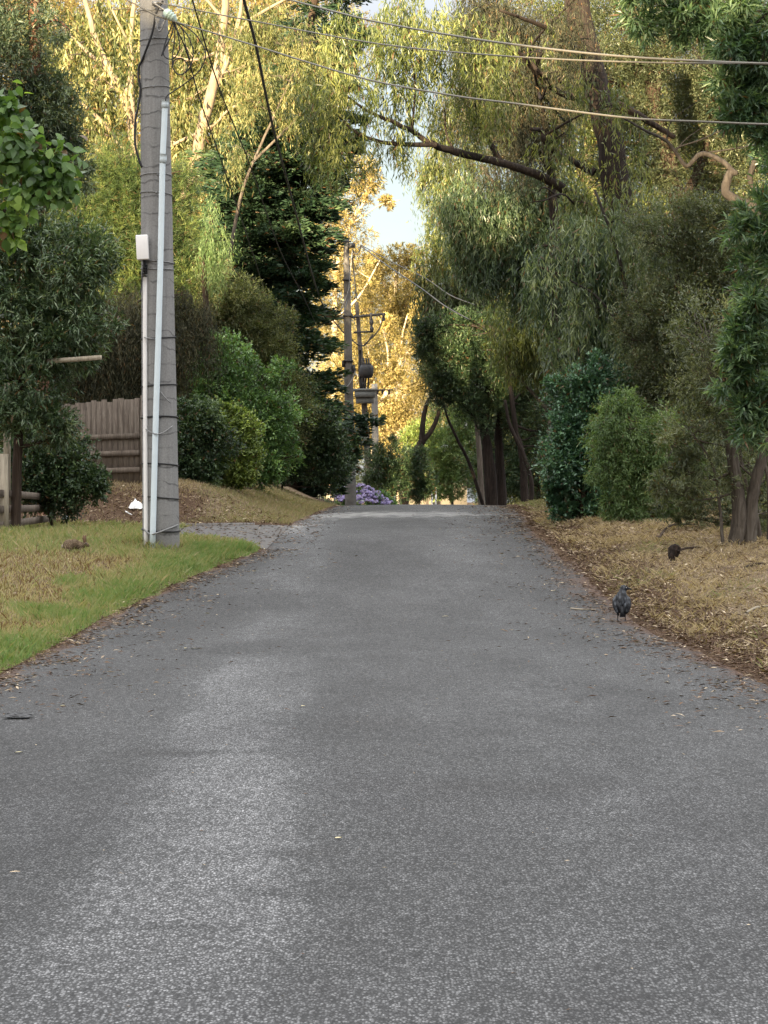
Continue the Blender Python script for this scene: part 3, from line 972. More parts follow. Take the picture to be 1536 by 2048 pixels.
# ------------------------------------------------------------------ right side
tree('stringybark_tree', 'huge rough-barked gum whose bare bough reaches left across the road', 'tree', 52, 1310,
     [([('g', 1320), (1300, 900), (1262, 620), (1238, 420), (1222, 300), (1182, 130), (1150, 0), (1130, -120)], 70, 46),
      ([(1215, 470), (1175, 420), (1140, 388, 51), (1080, 352, 50), (1000, 325, 49), (920, 306, 48), (862, 287, 47), (830, 266, 47), (790, 246, 46), (735, 222, 46), (690, 190, 46)], 23, 4),
      ([(870, 289, 47), (820, 289, 46.5), (762, 284, 46), (712, 264, 46), (685, 240, 46)], 11, 4),
      ([(1190, 345), (1150, 325), (1118, 310, 51), (1092, 285, 50), (1082, 262, 50), (1062, 258, 49.5)], 18, 7),
      ([(1000, 326, 49), (985, 295, 49), (972, 268, 49), (955, 250, 49)], 15, 7),
      ([(1165, 200), (1110, 180, 51), (1060, 130, 50), (1000, 60, 49)], 16, 6), ([(1120, 160, 51), (1085, 150, 50), (1060, 122, 50)], 13, 7),
      ([(1200, 205), (1250, 215), (1300, 245), (1350, 275)], 20, 9), ([(1180, 120), (1100, 60, 50), (1000, 20, 49)], 12, 6),
      ([(1170, 440), (1130, 390, 48), (1090, 400, 47), (1060, 405, 47)], 5, 2), ([(1118, 395, 48), (1090, 375, 47), (1075, 385, 47)], 4, 2)],
     [(655, 215, 55, 75, 46, 1.0), (630, 150, 45, 45, 46, .8), (700, 170, 60, 60, 46, .9), (640, 270, 40, 28, 46, .8), (760, 120, 70, 75, 47, 1.0), (820, 60, 75, 75, 47, 1.0), (800, 180, 65, 35, 47, .9, .8), (880, 130, 70, 70, 48, 1.0), (930, 60, 80, 70, 48),
      (730, 255, 55, 26, 46, .6, .45), (790, 270, 30, 25, 46, .5, .35), (670, 305, 45, 22, 46, .6, .6), (960, 170, 75, 55, 48), (890, 220, 70, 40, 48, .9, .9), (690, 60, 55, 50, 47, .9, .55), (1130, 265, 45, 55, 50, .5, .7), (1165, 330, 32, 50, 49.5, .4, .8), (1155, 130, 34, 60, 49.4, .4, .45), (1225, 210, 24, 60, 49.4, .3, .5), (1260, 300, 30, 40, 49.6, .4, .6), (1130, 60, 50, 50, 50, .7, .5), (1250, 390, 45, 36, 50, .5, .9), (1185, 410, 20, 30, 49, .4, .8)],
     'hang', L_gum, B_string, .95, 30, twigs=.5, sat=False)
tree('oak_tree', 'dark fine-leaved she-oak overhead at the top right of the road', 'tree', 56, 1120,
     [([('g', 1120), (1110, 500), (1090, 250), (1040, 60)], 26, 9), ([(1100, 350), (1040, 220), (980, 150)], 10, 4)],
     [(1160, 50, 45, 55, 49.3, .6, .3), (1000, 30, 90, 60), (1070, 100, 80, 80), (1010, 170, 85, 60), (960, 100, 50, 60), (1090, 210, 60, 60), (1050, 270, 70, 50, 0, 1.2, .7), (940, 210, 60, 45)],
     'weep', L_sheoak, B_string, 1.6, 31)
tree('oak_tree', 'upright dark-limbed tree behind the stringybark at the top right', 'tree', 62, 1400,
     [([('g', 1400), (1385, 600), (1340, 330), (1308, 205), (1290, 90), (1245, -30)], 42, 16), ([(1310, 210), (1325, 100), (1310, -30)], 16, 10), ([(1330, 290), (1260, 190), (1180, 110), (1100, 40)], 18, 6), ([(1360, 420), (1410, 300), (1440, 120), (1420, -20)], 22, 9)],
     [(1240, 60, 90, 80), (1350, 80, 90, 90), (1450, 60, 100, 90), (1310, 230, 90, 70), (1420, 210, 90, 80), (1500, 220, 70, 90), (1180, 150, 60, 60, 0, 1, .6), (1390, 330, 90, 60), (1270, 320, 70, 60, 0, 1, .7), (1500, 350, 60, 60)],
     'fine', L_mid, B_brown, 1.35, 32, twigs=.8)
tree('gum_tree', 'golden backlit gum crown far behind the stringybark', 'tree', 105, 1200,
     [([('g', 1200), (1190, 500), (1170, 200), (1150, -40)], 24, 12), ([(1185, 400), (1100, 200), (1060, 60)], 12, 6), ([(1180, 300), (1290, 150), (1300, 0)], 14, 7)],
     [(1060, 80, 120, 120), (1220, 120, 120, 130), (1380, 100, 130, 130), (1120, 300, 130, 120), (1300, 330, 130, 120), (1460, 300, 100, 140), (960, 260, 60, 50), (1200, 500, 150, 110), (1420, 520, 120, 130)],
     'gold', L_gum, B_pale, 1.2, 33)
tree('gum_tree', 'yellow-green sunlit crown edging the right side of the sky gap', 'tree', 70, 960,
     [([('g', 1190), (1150, 760), (1010, 520), (890, 360)], 20, 7)],
     [(868, 330, 38, 36), (900, 310, 50, 40), (885, 385, 42, 48), (925, 370, 55, 60), (895, 445, 38, 45), (870, 500, 26, 40), (915, 500, 40, 50)],
     'hang', L_gum, B_grey, 1.4, 34, sat=False)
tree('gum_tree', 'deep green weeping gum below the bare bough, over the right verge', 'tree', 60, 1010,
     [([('g', 1230), (1180, 700), (1060, 470), (960, 330)], 22, 7), ([(1080, 500), (940, 430)], 8, 4)],
     [(960, 380, 75, 55), (1040, 400, 75, 60), (940, 440, 60, 55), (1010, 470, 80, 60), (1090, 460, 70, 60), (960, 510, 45, 45), (1100, 390, 50, 45), (1060, 540, 70, 50)],
     'hang', L_hangd, B_grey, 2.1, 35)
tree('gum_tree', 'olive-green gum behind the dark round tree, right of the gap', 'tree', 88, 920,
     [([('g', 965), (950, 800), (920, 600)], 14, 5)],
     [(880, 560, 36, 45), (920, 560, 55, 55), (880, 630, 36, 45), (930, 630, 60, 50), (985, 600, 60, 60), (870, 520, 24, 30), (1040, 650, 60, 60), (900, 690, 50, 40)],
     'hangfar', L_olive, B_grey, 1.6, 36)
tree('tea_tree', 'dark round-crowned tree with clustered shaggy trunks at the crest', 'tree', 80, 990,
     [([('g', 985), (978, 930), (972, 880), (968, 845), (985, 780)], 26, 14), ([('g', 1003, 80.6), (1000, 930, 80.6), (998, 860, 80.6), (1006, 790, 80.6)], 24, 12),
      ([('g', 1051, 79), (1048, 960, 79), (1042, 900, 79), (1030, 850, 79), (1012, 700, 79), (1000, 660, 79)], 17, 7), ([('g', 1062, 78), (1062, 960, 78), (1045, 905, 78), (1020, 850, 78), (1010, 800, 78)], 11, 6),
      ([('g', 972, 82), (940, 930, 82), (915, 880, 82), (895, 835, 82), (885, 800, 82)], 8, 4), ([(975, 860), (955, 855), (950, 835)], 6, 3)],
     [(868, 690, 38, 32), (905, 665, 50, 32), (950, 680, 55, 40), (885, 730, 45, 36), (940, 735, 60, 40), (995, 700, 60, 55), (920, 775, 50, 32), (985, 780, 60, 42), (1045, 750, 45, 60), (1000, 830, 50, 30, 0, 1.2, .6), (940, 815, 45, 24, 0, 1.2, .7), (1090, 800, 45, 80, 0, 1.2, .8)],
     'fine', L_dark, B_string, 2.0, 37)
tree('paperbark_tree', 'stout trunk with a swollen burl half hidden by the right shrubs', 'tree', 64, 1112,
     [([('g', 1112), (1108, 900), (1110, 820), (1118, 770), (1112, 730), (1100, 650), (1080, 580)], 34, 14), ([(1110, 840), (1070, 790), (1020, 740)], 10, 5)],
     [(1080, 640, 50, 40, 0, 1, 1), (1060, 700, 35, 35), (1110, 690, 45, 45), (1130, 620, 60, 60), (1020, 640, 50, 60), (1150, 560, 70, 60)],
     'hang', L_gum, B_grey, 1.5, 38)
tree('gum_tree', 'mixed grey-green gum curtain right of the burl trunk', 'tree', 48, 1200,
     [([('g', 1215), (1205, 800), (1190, 600), (1160, 480)], 26, 9), ([(1200, 700), (1260, 560), (1290, 460)], 10, 4)],
     [(1130, 520, 75, 60), (1210, 500, 75, 60), (1290, 480, 70, 60), (1160, 600, 75, 60), (1240, 590, 80, 65), (1180, 680, 70, 55), (1260, 690, 75, 55), (1210, 760, 60, 45), (1320, 560, 60, 60), (1130, 700, 35, 40)],
     'hang', L_hangd, B_brown, 1.7, 39, twigs=.8)
tree('wattle_tree', 'brownish twiggy wattle filling the slope behind the pale weeping shrub', 'tree', 44, 1370,
     [([('g', 1380), (1370, 850), (1350, 650), (1360, 500)], 24, 8), ([(1360, 760), (1420, 640), (1440, 540)], 10, 4), ([(1365, 700), (1300, 640), (1270, 600)], 8, 4)],
     [(1350, 460, 70, 55), (1430, 480, 65, 60), (1370, 570, 75, 60), (1440, 590, 60, 65), (1320, 640, 70, 60), (1400, 680, 75, 65), (1330, 730, 65, 60), (1430, 770, 60, 60), (1370, 800, 70, 60), (1300, 800, 60, 55), (1280, 870, 40, 40)],
     'fine', L_mid, B_brown, 1.7, 40, twigs=1.0)
tree('gum_tree', 'slender gum trailing thin grey-green curtains between the right-hand shrubs', 'tree', 45.5, 1300,
     [([('g', 1300), (1292, 900), (1270, 700), (1240, 520), (1190, 380)], 15, 5), ([('g', 1345, 46), (1350, 900, 46), (1385, 700, 46), (1400, 520, 46)], 12, 4), ([(1270, 700), (1200, 600), (1140, 560)], 6, 3), ([(1385, 700), (1450, 600), (1480, 540)], 6, 3), ([(1292, 900), (1240, 800), (1220, 740)], 5, 2)],
     [(1150, 480, 60, 60, 0, .6), (1230, 440, 60, 60, 0, .6), (1310, 420, 55, 55, 0, .6), (1270, 540, 60, 70, 0, .6), (1350, 520, 50, 60, 0, .6), (1400, 480, 50, 60, 0, .6), (1180, 620, 55, 70, 0, .6), (1330, 650, 60, 70, 0, .6), (1240, 690, 50, 60, 0, .6), (1400, 700, 55, 70, 0, .6), (1130, 690, 36, 60, 0, .6), (1290, 770, 45, 50, 0, .5, .8), (1370, 820, 45, 50, 0, .5, .8), (1440, 600, 40, 60, 0, .6)],
     'hang', L_hang2, B_dull, .55, 54, twigs=.9, sat=False)
tree('acacia_shrub', 'dense blue-green shrub touching the right road edge', 'shrub', 44, 1160, [],
     [(1165, 790, 50, 50), (1200, 780, 45, 45), (1140, 850, 42, 55), (1195, 850, 55, 55), (1150, 920, 50, 55), (1205, 930, 55, 55), (1145, 985, 42, 45), (1195, 1000, 60, 45), (1165, 1032, 48, 26), (1240, 980, 35, 45), (1120, 960, 26, 40), (1215, 1035, 50, 24)],
     'shrub', L_acacia, B_brown, 2.4, 41, crown='foliage', trunk='stem')
tree('feathery_shrub', 'light green feathery weeping shrub right of the blue-green one', 'shrub', 41.5, 1265, [],
     [(1250, 800, 20, 22), (1240, 830, 34, 28), (1390, 960, 34, 50, 0, .6, .7), (1225, 860, 40, 40), (1265, 880, 45, 50), (1230, 925, 38, 45), (1280, 940, 50, 48), (1320, 890, 40, 55), (1255, 985, 40, 34), (1330, 960, 45, 48), (1370, 920, 35, 50), (1310, 1005, 50, 28), (1255, 1020, 40, 22)],
     'feather', L_feather, B_brown, 1.7, 42, crown='foliage', trunk='stem')
tree('tea_tree', 'twin-trunked tree with bare dry twigs on the right verge', 'tree', 35, 1475,
     [([('g', 1472), (1478, 1010), (1462, 900), (1432, 790), (1420, 730)], 34, 12), ([('g', 1497), (1506, 1000), (1520, 930), (1545, 850)], 28, 20), ([('g', 1447), (1440, 1020), (1425, 930), (1380, 860)], 8, 3), ([('g', 1520, 36), (1515, 1040, 36), (1490, 960, 36), (1470, 850, 36)], 10, 5), ([(1470, 940), (1420, 960), (1370, 940), (1330, 935)], 6, 2),
      ([(1475, 985), (1400, 1000), (1360, 990)], 5, 2), ([(1515, 960), (1480, 930), (1450, 880)], 6, 2), ([(1430, 780), (1470, 730), (1530, 700)], 9, 3),
      ([('g', 1540), (1535, 950), (1500, 870)], 12, 4), ([(1462, 900), (1440, 890), (1395, 880), (1350, 850)], 5, 2)],
     [(1400, 860, 60, 50, 0, .8, .7), (1480, 850, 50, 50, 0, .8, .6), (1420, 950, 60, 40, 0, .8, .45), (1440, 760, 60, 60), (1500, 760, 50, 60), (1500, 930, 50, 50, 36.5, .8, .5), (1520, 1020, 40, 40, 37, .6, .4), (1370, 980, 45, 34, 0, .7, .5), (1420, 660, 60, 60, 0, .8, .8)],
     'fine', L_mid, B_grey, 1.0, 43, twigs=1.6)
tree('scrub', 'dark tangled undergrowth behind the twin trunks', 'shrub', 38.5, 1480, [],
     [(1430, 1010, 50, 40), (1500, 1020, 55, 40), (1370, 1000, 40, 30), (1540, 960, 50, 60), (1460, 950, 50, 40)],
     'fine', L_mid, B_grey, .8, 53, twigs=1.5, crown='foliage', trunk='stem')
tree('gum_tree', 'gum with pale blue-green lance leaves hanging in at the right edge', 'tree', 25, 1850,
     [([('g', 1850), (1800, 700), (1740, 300), (1640, 80), (1520, 10)], 60, 6), ([(1760, 500), (1650, 440), (1530, 450)], 10, 3), ([(1790, 760), (1660, 700), (1520, 700)], 10, 3), ([(1740, 300), (1620, 220), (1480, 190)], 12, 3)],
     [(1470, 180, 40, 45), (1510, 230, 40, 45), (1500, 150, 45, 40), (1440, 60, 45, 40, 0, .4, .7), (1380, 25, 50, 34, 0, .4, .8), (1510, 50, 45, 45, 0, .4, .6), (1295, 15, 42, 40, 0, .4, .9), (1520, 440, 40, 45), (1525, 560, 34, 60), (1515, 670, 38, 55), (1505, 760, 45, 50), (1520, 840, 34, 40), (1480, 720, 28, 30, 0, .3, .7), (1620, 400, 60, 300, 0, .6, .4)],
     'lance', L_pale, B_grey, 1.6, 44)
tree('dead_tree', 'gnarled grey bare branches twisting at the right edge', 'tree', 32, 1640,
     [([('g', 1660), (1640, 800), (1600, 520), (1530, 432), (1480, 405), (1452, 385), (1458, 350), (1472, 343)], 34, 13), ([(1470, 346), (1440, 320), (1402, 308), (1374, 332), (1352, 306), (1332, 282), (1285, 258), (1245, 235)], 12, 4),
      ([(1600, 520), (1560, 420), (1545, 340), (1525, 315), (1510, 325), (1500, 360), (1520, 395), (1560, 405)], 16, 9), ([(1372, 330), (1350, 300), (1400, 280), (1470, 250), (1530, 240)], 4, 2), ([(1350, 310), (1370, 280), (1440, 230)], 3, 1), ([(1332, 285), (1345, 240), (1400, 200)], 3, 1), ([(1400, 308), (1450, 300), (1540, 285)], 4, 2)],
     [(1560, 300, 30, 30, 0, .4, .3)], 'lance', L_pale, B_dull, .8, 45, twigs=.4)
# trees closing the sides further back, two added to shade the far poles
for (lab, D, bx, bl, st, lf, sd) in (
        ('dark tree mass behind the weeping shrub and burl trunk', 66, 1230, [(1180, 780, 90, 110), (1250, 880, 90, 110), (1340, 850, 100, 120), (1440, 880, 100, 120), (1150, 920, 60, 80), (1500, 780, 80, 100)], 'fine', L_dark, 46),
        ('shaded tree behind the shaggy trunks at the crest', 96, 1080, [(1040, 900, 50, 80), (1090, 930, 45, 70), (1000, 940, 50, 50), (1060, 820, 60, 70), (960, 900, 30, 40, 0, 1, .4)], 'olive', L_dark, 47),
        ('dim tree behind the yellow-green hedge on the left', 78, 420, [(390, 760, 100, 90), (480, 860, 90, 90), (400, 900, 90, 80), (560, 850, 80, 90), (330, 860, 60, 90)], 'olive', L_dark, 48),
        ('tall hidden tree added behind the pine to shade the far poles', 76, 275, [(250, 400, 80, 70), (300, 500, 100, 90), (240, 600, 110, 90), (330, 640, 100, 80), (400, 560, 80, 80), (290, 740, 110, 80)], 'olive', L_olive, 51),  # put in behind the pine to keep sun off the concrete pole
        ('tall hidden tree added behind the cypress to shade the far poles', 98, 420, [(330, 560, 90, 80), (430, 560, 90, 80), (510, 600, 60, 80), (360, 700, 110, 90), (470, 720, 100, 90), (400, 850, 110, 90), (520, 840, 80, 80)], 'olive', L_olive, 52),  # added out of sight to keep sun off the two further poles
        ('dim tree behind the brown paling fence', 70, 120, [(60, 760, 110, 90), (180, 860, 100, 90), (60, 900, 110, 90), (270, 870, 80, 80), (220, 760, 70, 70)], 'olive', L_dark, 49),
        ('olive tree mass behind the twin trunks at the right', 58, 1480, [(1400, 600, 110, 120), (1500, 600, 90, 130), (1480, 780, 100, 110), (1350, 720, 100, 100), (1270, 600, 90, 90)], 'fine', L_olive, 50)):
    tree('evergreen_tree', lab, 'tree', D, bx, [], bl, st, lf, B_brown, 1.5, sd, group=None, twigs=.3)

tree('gum_tree', 'furthest golden gum filling the gap behind the other far trees', 'tree', 190, 740, [([('g', 745), (742, 800), (730, 560)], 9, 4)],
     [(700, 560, 60, 50), (770, 580, 60, 50), (830, 600, 50, 55), (680, 660, 60, 55), (750, 680, 65, 55), (830, 700, 55, 55), (700, 770, 60, 50), (780, 790, 60, 50), (850, 800, 50, 50), (720, 870, 60, 45), (800, 890, 60, 40), (880, 880, 50, 40), (650, 480, 40, 50), (640, 400, 30, 40)], 'gold', L_gold, B_far, 1.0, 27, twigs=.2, sat=False)
# distant wood closing the valley beyond the crest
rs = np.random.default_rng(77)
A = Acc()
far_bl = []
for i in range(26):
    far_bl.append((rs.uniform(560, 1120), rs.uniform(800, 990), rs.uniform(30, 55), rs.uniform(28, 48), rs.uniform(200, 260)))
for px in list(range(-150, 640, 60)) + list(range(1020, 1750, 60)):
    for row in (960, 880, 800):
        far_bl.append((px + rs.uniform(-20, 20), row, 62, 50, rs.uniform(178, 225)))
crown_clumps(far_bl, 230, 'gold', 1.2, A, rs)
tag(A.build('distant_wood', L_olive), kind='stuff')

# unseen tree row added behind the viewer to keep low sun off the road
rs = np.random.default_rng(5)
A = Acc()
ob = []
for k in range(5):
    c = np.array([rs.uniform(-3, 3), rs.uniform(-2, 2), 2.0 + 3.6 * k])
    ob.append((c, np.array([7.5 - .55 * k, 5, 3.4])))
for c, R in ob:
    N = int(4200 * min(1, max(.22, (17.5 - c[2]) / 7)))
    u = nrm(rs.normal(size=(N, 3)))
    B = c + u * R * (rs.uniform(0, 1, N) ** .4)[:, None]
    leaf_quads(A, B, rs.normal(0, 1, (N, 3)), rs.normal(0, 1, (N, 3)), 1.2, .75, rs.uniform(0, 1, N))
TB = Acc()
tube(TB, smooth_path([[0, 0, -.5], [.2, 0, 6], [0, .2, 15]], 5), [.5, .2], 8, .05)
first = None
for i, x in enumerate(np.arange(-112, 34, 6.5)):
    y = -42 + rs.uniform(-4, 4)
    loc = (x, y, float(gz(x, y)))
    if first is None:
        r = thing('shade_tree', (0, 0, 0), 'tall unseen tree added behind the viewer to shade the road', 'tree', 'added shade trees behind the viewer')
        kids = [TB.build('trunk', B_brown, r, smooth=True), A.build('crown', L_dark, r)]
        first = (r, kids)
    else:
        r = first[0].copy(); COL.objects.link(r)
        for kch in first[1]:
            c = kch.copy(); COL.objects.link(c); c.parent = r
    r.location = loc
    r.rotation_euler = (0, 0, rs.uniform(0, 6))
    hs_ = 1.12 if -35 < x < -26 else (.80 if -26 <= x < -16 else 1.0)  # heights shaped to let low sun reach some crowns
    r.scale = (1, 1, hs_ * rs.uniform(.86, 1.02))
print('LEAVES', LEAFCOUNT[0])

# ------------------------------------------------------------------ ground cover
def sz(x, y):
    """top of whatever one stands on"""
    x = np.asarray(x, float); y = np.asarray(y, float)
    a, b = xl(y), xr(y)
    u = np.clip((x - a) / (b - a), 0, 1)
    rz = zroad(y) - .018 + .04 * (1 - (2 * u - 1) ** 2)
    return np.where((x > a) & (x < b), rz, gz(x, y))


def spot(px, py, lo=6, hi=75):
    D = np.linspace(lo, hi, 6000)
    x = (px - 768) / F * D
    row = HZ + (EYE - sz(x, D)) / D * F
    k = np.argmax(row <= py)
    return np.array([x[k], D[k], float(sz(x[k], D[k]))])


def blades(acc, x, y, h, w, tint, lean=.45, rs=RNG):
    N = len(x)
    z = gz(x, y) - .004
    a = rs.uniform(0, 6.283, N)
    l = rs.normal(0, lean, N)
    b = rs.uniform(0, 6.283, N)
    dx, dy = np.cos(b) * l * h, np.sin(b) * l * h
    wx, wy = np.cos(a) * w * .5, np.sin(a) * w * .5
    v0 = np.stack([x - wx, y - wy, z], 1)
    v1 = np.stack([x + wx, y + wy, z], 1)
    v2 = np.stack([x + wx * .7 + dx * .45, y + wy * .7 + dy * .45, z + h * .62], 1)
    v3 = np.stack([x + dx, y + dy, z + h], 1)
    acc.add(np.stack([v0, v1, v2, v3], 1).reshape(-1, 3), np.arange(4 * N).reshape(-1, 4), np.repeat(tint, 4))


rs = np.random.default_rng(11)
N = 260000
y = 17.5 + 20.2 * rs.uniform(0, 1, N) ** .85
d = rs.uniform(0, 1, N) ** 1.25 * 7.5 - .06
yb = rs.uniform(0, 1, N) < .18
y = np.where(yb, rs.uniform(37, 44.6, N), y)
d = np.where(yb, np.maximum(d, 0) + 1.75 + rs.normal(0, .08, N), d)
x = xl(y) - d
keep = ((x - 0) / y * F + 768 > -60)
x, y, d = x[keep], y[keep], d[keep]
g = green_w(x, y) + rs.normal(0, .22, len(x))
patch = lump(x * 3.1, y * 2.3) * .5 + lump(x * 7 + 2, y * 5) * .5
h = np.where(g > .5, rs.uniform(.045, .11, len(x)), rs.uniform(.018, .055, len(x))) * (1 + .45 * patch)
h *= np.where(rs.uniform(0, 1, len(x)) < .03, 2.4, 1)
h *= 1 + .9 * (lump(x * 4.7 + 1, y * 3.9) > .62)
nearpole = np.exp(-(((x + 3.1) ** 2 + (y - 34.7) ** 2) / .35 ** 2))
h *= 1 + 2.2 * nearpole + .6 * np.exp(-((d - .5) / .4) ** 2) * (y > 30)
h *= np.clip(.35 + d / .25, .35, 1)
h = np.minimum(h, .13 + .05 * nearpole)
A = Acc()
blades(A, x, y, h, rs.uniform(.006, .012, len(x)), np.clip(g * .8 + .1 + .15 * patch + rs.normal(0, .17, len(x)), 0, 1), .5, rs)
L_grass = leafmat('grass_leaf', (.42, .34, .22), (.25, .255, .12), (.105, .172, .055), .30, .6, .2)
tag(A.build('lawn_grass', L_grass), kind='stuff')

A = Acc()
N = 190000
y = 17.5 + 48 * rs.uniform(0, 1, N) ** .9
d = .12 + rs.uniform(0, 1, N) ** 1.1 * 7
x = xr(y) + d
cl = lump(x * 2.2, y * 1.6) * .6 + lump(x * 5, y * 4 + 1) * .4
keep = rs.uniform(0, 1, N) < np.clip(.35 + .55 * cl + .6 * np.clip(d, 0, 1) - .25 * (d > 4.5), .06, 1)
x, y, d, cl = x[keep], y[keep], d[keep], cl[keep]
blades(A, x, y, rs.uniform(.02, .08, len(x)) * (1 + .5 * cl), rs.uniform(.004, .008, len(x)), np.clip(.22 + rs.normal(0, .15, len(x)) + .45 * ((lump(x + 5, y * .8) > .45) & (rs.uniform(0, 1, len(x)) < .5)) + .5 * sst((y - 48) / 5) * (d < 1.8), 0, 1), .95, rs)
# the bank beyond the driveway
N = 90000
y = 45 + 19 * rs.uniform(0, 1, N)
x = xl(y) - rs.uniform(0, 7.5, N)
top = sst((y - 47.2) / 1.2) + (rs.uniform(0, 1, N) < .10) + sst((2.0 - (xl(y) - x)) / .8)
keep = rs.uniform(0, 1, N) < top
x, y = x[keep], y[keep]
blades(A, x, y, rs.uniform(.03, .09, len(x)), rs.uniform(.006, .012, len(x)), np.clip(.33 + rs.normal(0, .18, len(x)) + .25 * (xl(y) - x < 2), 0, 1), .6, rs)
L_dry = leafmat('dry_grass_leaf', (.44, .345, .225), (.25, .20, .125), (.14, .175, .065), .25, .7, .15)
tag(A.build('dry_grass', L_dry), kind='stuff')


def litter(acc, x, y, L, Wd, tint, lift=.006, tilt=.25, rs=RNG, bend=.08):
    N = len(x)
    z = sz(x, y) + lift + rs.uniform(0, .012, N)
    a = rs.uniform(0, 6.283, N)
    dd = np.stack([np.cos(a), np.sin(a), rs.normal(0, tilt * .5, N)], 1)
    nn = np.stack([rs.normal(0, tilt, N), rs.normal(0, tilt, N), np.ones(N)], 1)
    leaf_quads(acc, np.stack([x, y, z], 1), dd, nn, L, Wd, tint, bend)


A = Acc()
def lit(N, yr, side, spread, dens=1.0):
    y = rs.uniform(yr[0], yr[1], N)
    e = np.abs(rs.normal(0, spread, N))
    out = rs.uniform(0, 1, N) < .30
    e = np.where(out, -e * .6, e)
    x = xl(y) + e if side == 'l' else xr(y) - e
    n = lump(x * 3 + 1, y * 2)
    k = rs.uniform(0, 1, N) < .55 + .5 * n
    x, y = x[k], y[k]
    litter(A, x, y, rs.uniform(.02, .09, len(x)), rs.uniform(.006, .02, len(x)), np.clip(rs.beta(1.6, 2.8, len(x)), 0, 1), rs=rs)
lit(9000, (16, 37), 'l', .24); lit(2600, (16, 37), 'l', .75); lit(1600, (44, 60), 'l', .3)
lit(14000, (15, 62), 'r', .30); lit(5000, (15, 62), 'r', .7)
y = rs.uniform(18, 60, 22000); x = xr(y) + rs.uniform(0, 6, 22000)
litter(A, x, y, rs.uniform(.03, .12, 22000), rs.uniform(.008, .022, 22000), rs.beta(1.5, 1.5, 22000), .02, .5, rs)
y = rs.uniform(16, 60, 12000); x = xr(y) + np.abs(rs.normal(0, .5, 12000))
litter(A, x, y, rs.uniform(.03, .11, 12000), rs.uniform(.008, .022, 12000), rs.beta(1.1, 2.6, 12000), .015, .4, rs)
y = rs.uniform(16, 60, 5000); x = xr(y) + rs.uniform(.1, 6.5, 5000)
litter(A, x, y, rs.uniform(.08, .26, 5000), rs.uniform(.006, .016, 5000), .8 * rs.beta(1.0, 1.2, 5000), .03, .25, rs, .02)
y = rs.uniform(20, 36, 1500); x = xl(y) - rs.uniform(.1, 6.5, 1500)
litter(A, x, y, rs.uniform(.03, .10, 1500), rs.uniform(.006, .014, 1500), rs.beta(1.0, 1.0, 1500), .03, .4, rs)
y = rs.uniform(44.6, 48.5, 5000); x = xl(y) - rs.uniform(.2, 8, 5000)
litter(A, x, y, rs.uniform(.04, .13, 5000), rs.uniform(.012, .03, 5000), rs.beta(1.5, 2.2, 5000), .01, .6, rs)
y = rs.uniform(37.5, 44.5, 1600); x = xl(y) + .8 - rs.uniform(0, 5, 1600)
litter(A, x, y, rs.uniform(.03, .1, 1600), rs.uniform(.01, .03, 1600), rs.beta(1.2, 3, 1600), .035, .3, rs)
y = rs.uniform(7, 45, 500); x = rs.uniform(-2.8, 2.7, 500)
litter(A, x, y, rs.uniform(.01, .03, 500), rs.uniform(.005, .012, 500), rs.beta(2.5, 2, 500), .002, .15, rs)
L_lit = leafmat('litter_leaf', (.045, .024, .016), (.15, .095, .060), (.50, .42, .30), .05, .8, .2)
tag(A.build('leaf_litter', L_lit), kind='stuff')

# ------------------------------------------------------------------ near utility pole
t = NT('pole_concrete')
w = t.n.new('ShaderNodeTexWave')
w.bands_direction = 'Z'
w.inputs['Scale'].default_value = 1.35
w.inputs['Distortion'].default_value = 4.0
w.inputs['Detail'].default_value = 4
w.inputs['Detail Scale'].default_value = 2.2
t.l.new(t.tc.outputs['Object'], w.inputs['Vector'])
crack = t.ramp(w.outputs['Fac'], [(.0, .9), (.02, .4), (.05, 0.0)])
crack = t.math('MULTIPLY', crack, t.ramp(t.noise(3.0, 3, .6), [(.38, 0.0), (.52, 1.0)]))
strk = t.noise(16, 5, .7, t.mapped((1, 1, .05)))
gr = t.noise(45, 5, .7)
c = t.ramp(strk, [(.3, (.17, .167, .163)), (.55, (.25, .247, .243)), (.75, (.33, .326, .32))])
c = t.mix(.45, c, t.ramp(gr, [(.3, (.09, .088, .085)), (.7, (.30, .296, .29))]))
c = t.mix(t.math('MULTIPLY', crack, .6), c, (.028, .027, .028))
zz = t.n.new('ShaderNodeSeparateXYZ')
t.l.new(t.tc.outputs['Object'], zz.inputs[0])
c = t.mix(t.ramp(t.math('ADD', t.math('MULTIPLY', zz.outputs[2], -1.2), t.math('MULTIPLY', strk, 1.2)), [(.0, 0.0), (1, .45)]), c, (.085, .08, .065))
t.base(c); t.bump(t.mix(.6, gr, crack), .5, .008)
M_pole = t.setp(.9, .2)
M_conduit = plain('conduit_plastic', (.60, .68, .72), .4, .4, .05, 8)
M_conduit2 = plain('white_plastic', (.78, .76, .74), .45, .4, .05, 5)
M_black = plain('black_rubber', (.018, .018, .020), .5, .4, .2)
M_steel = plain('dull_steel', (.22, .22, .22), .5, .5, .3, 30, .6)
M_glass = plain('insulator_glaze', (.33, .44, .42), .25, .6, .1)
M_alu = plain('bare_cable', (.15, .135, .105), .5, .5, .3, 60, .3)
M_wood = barkmat('fence_wood', (.055, .044, .036), (.125, .102, .083), (.22, .19, .16), .08, 22, .6)
M_woodl = barkmat('pale_timber', (.16, .14, .11), (.30, .26, .20), (.42, .38, .30), .08, 22, .5)
M_darkmetal = plain('dark_metal', (.03, .03, .032), .5, .4, .3)
M_white = plain('white_paint', (.80, .80, .78), .6, .3, .05)


def ppath(pts, D):
    return np.array([P(p[0], p[1], p[2] if len(p) > 2 else D) for p in pts])


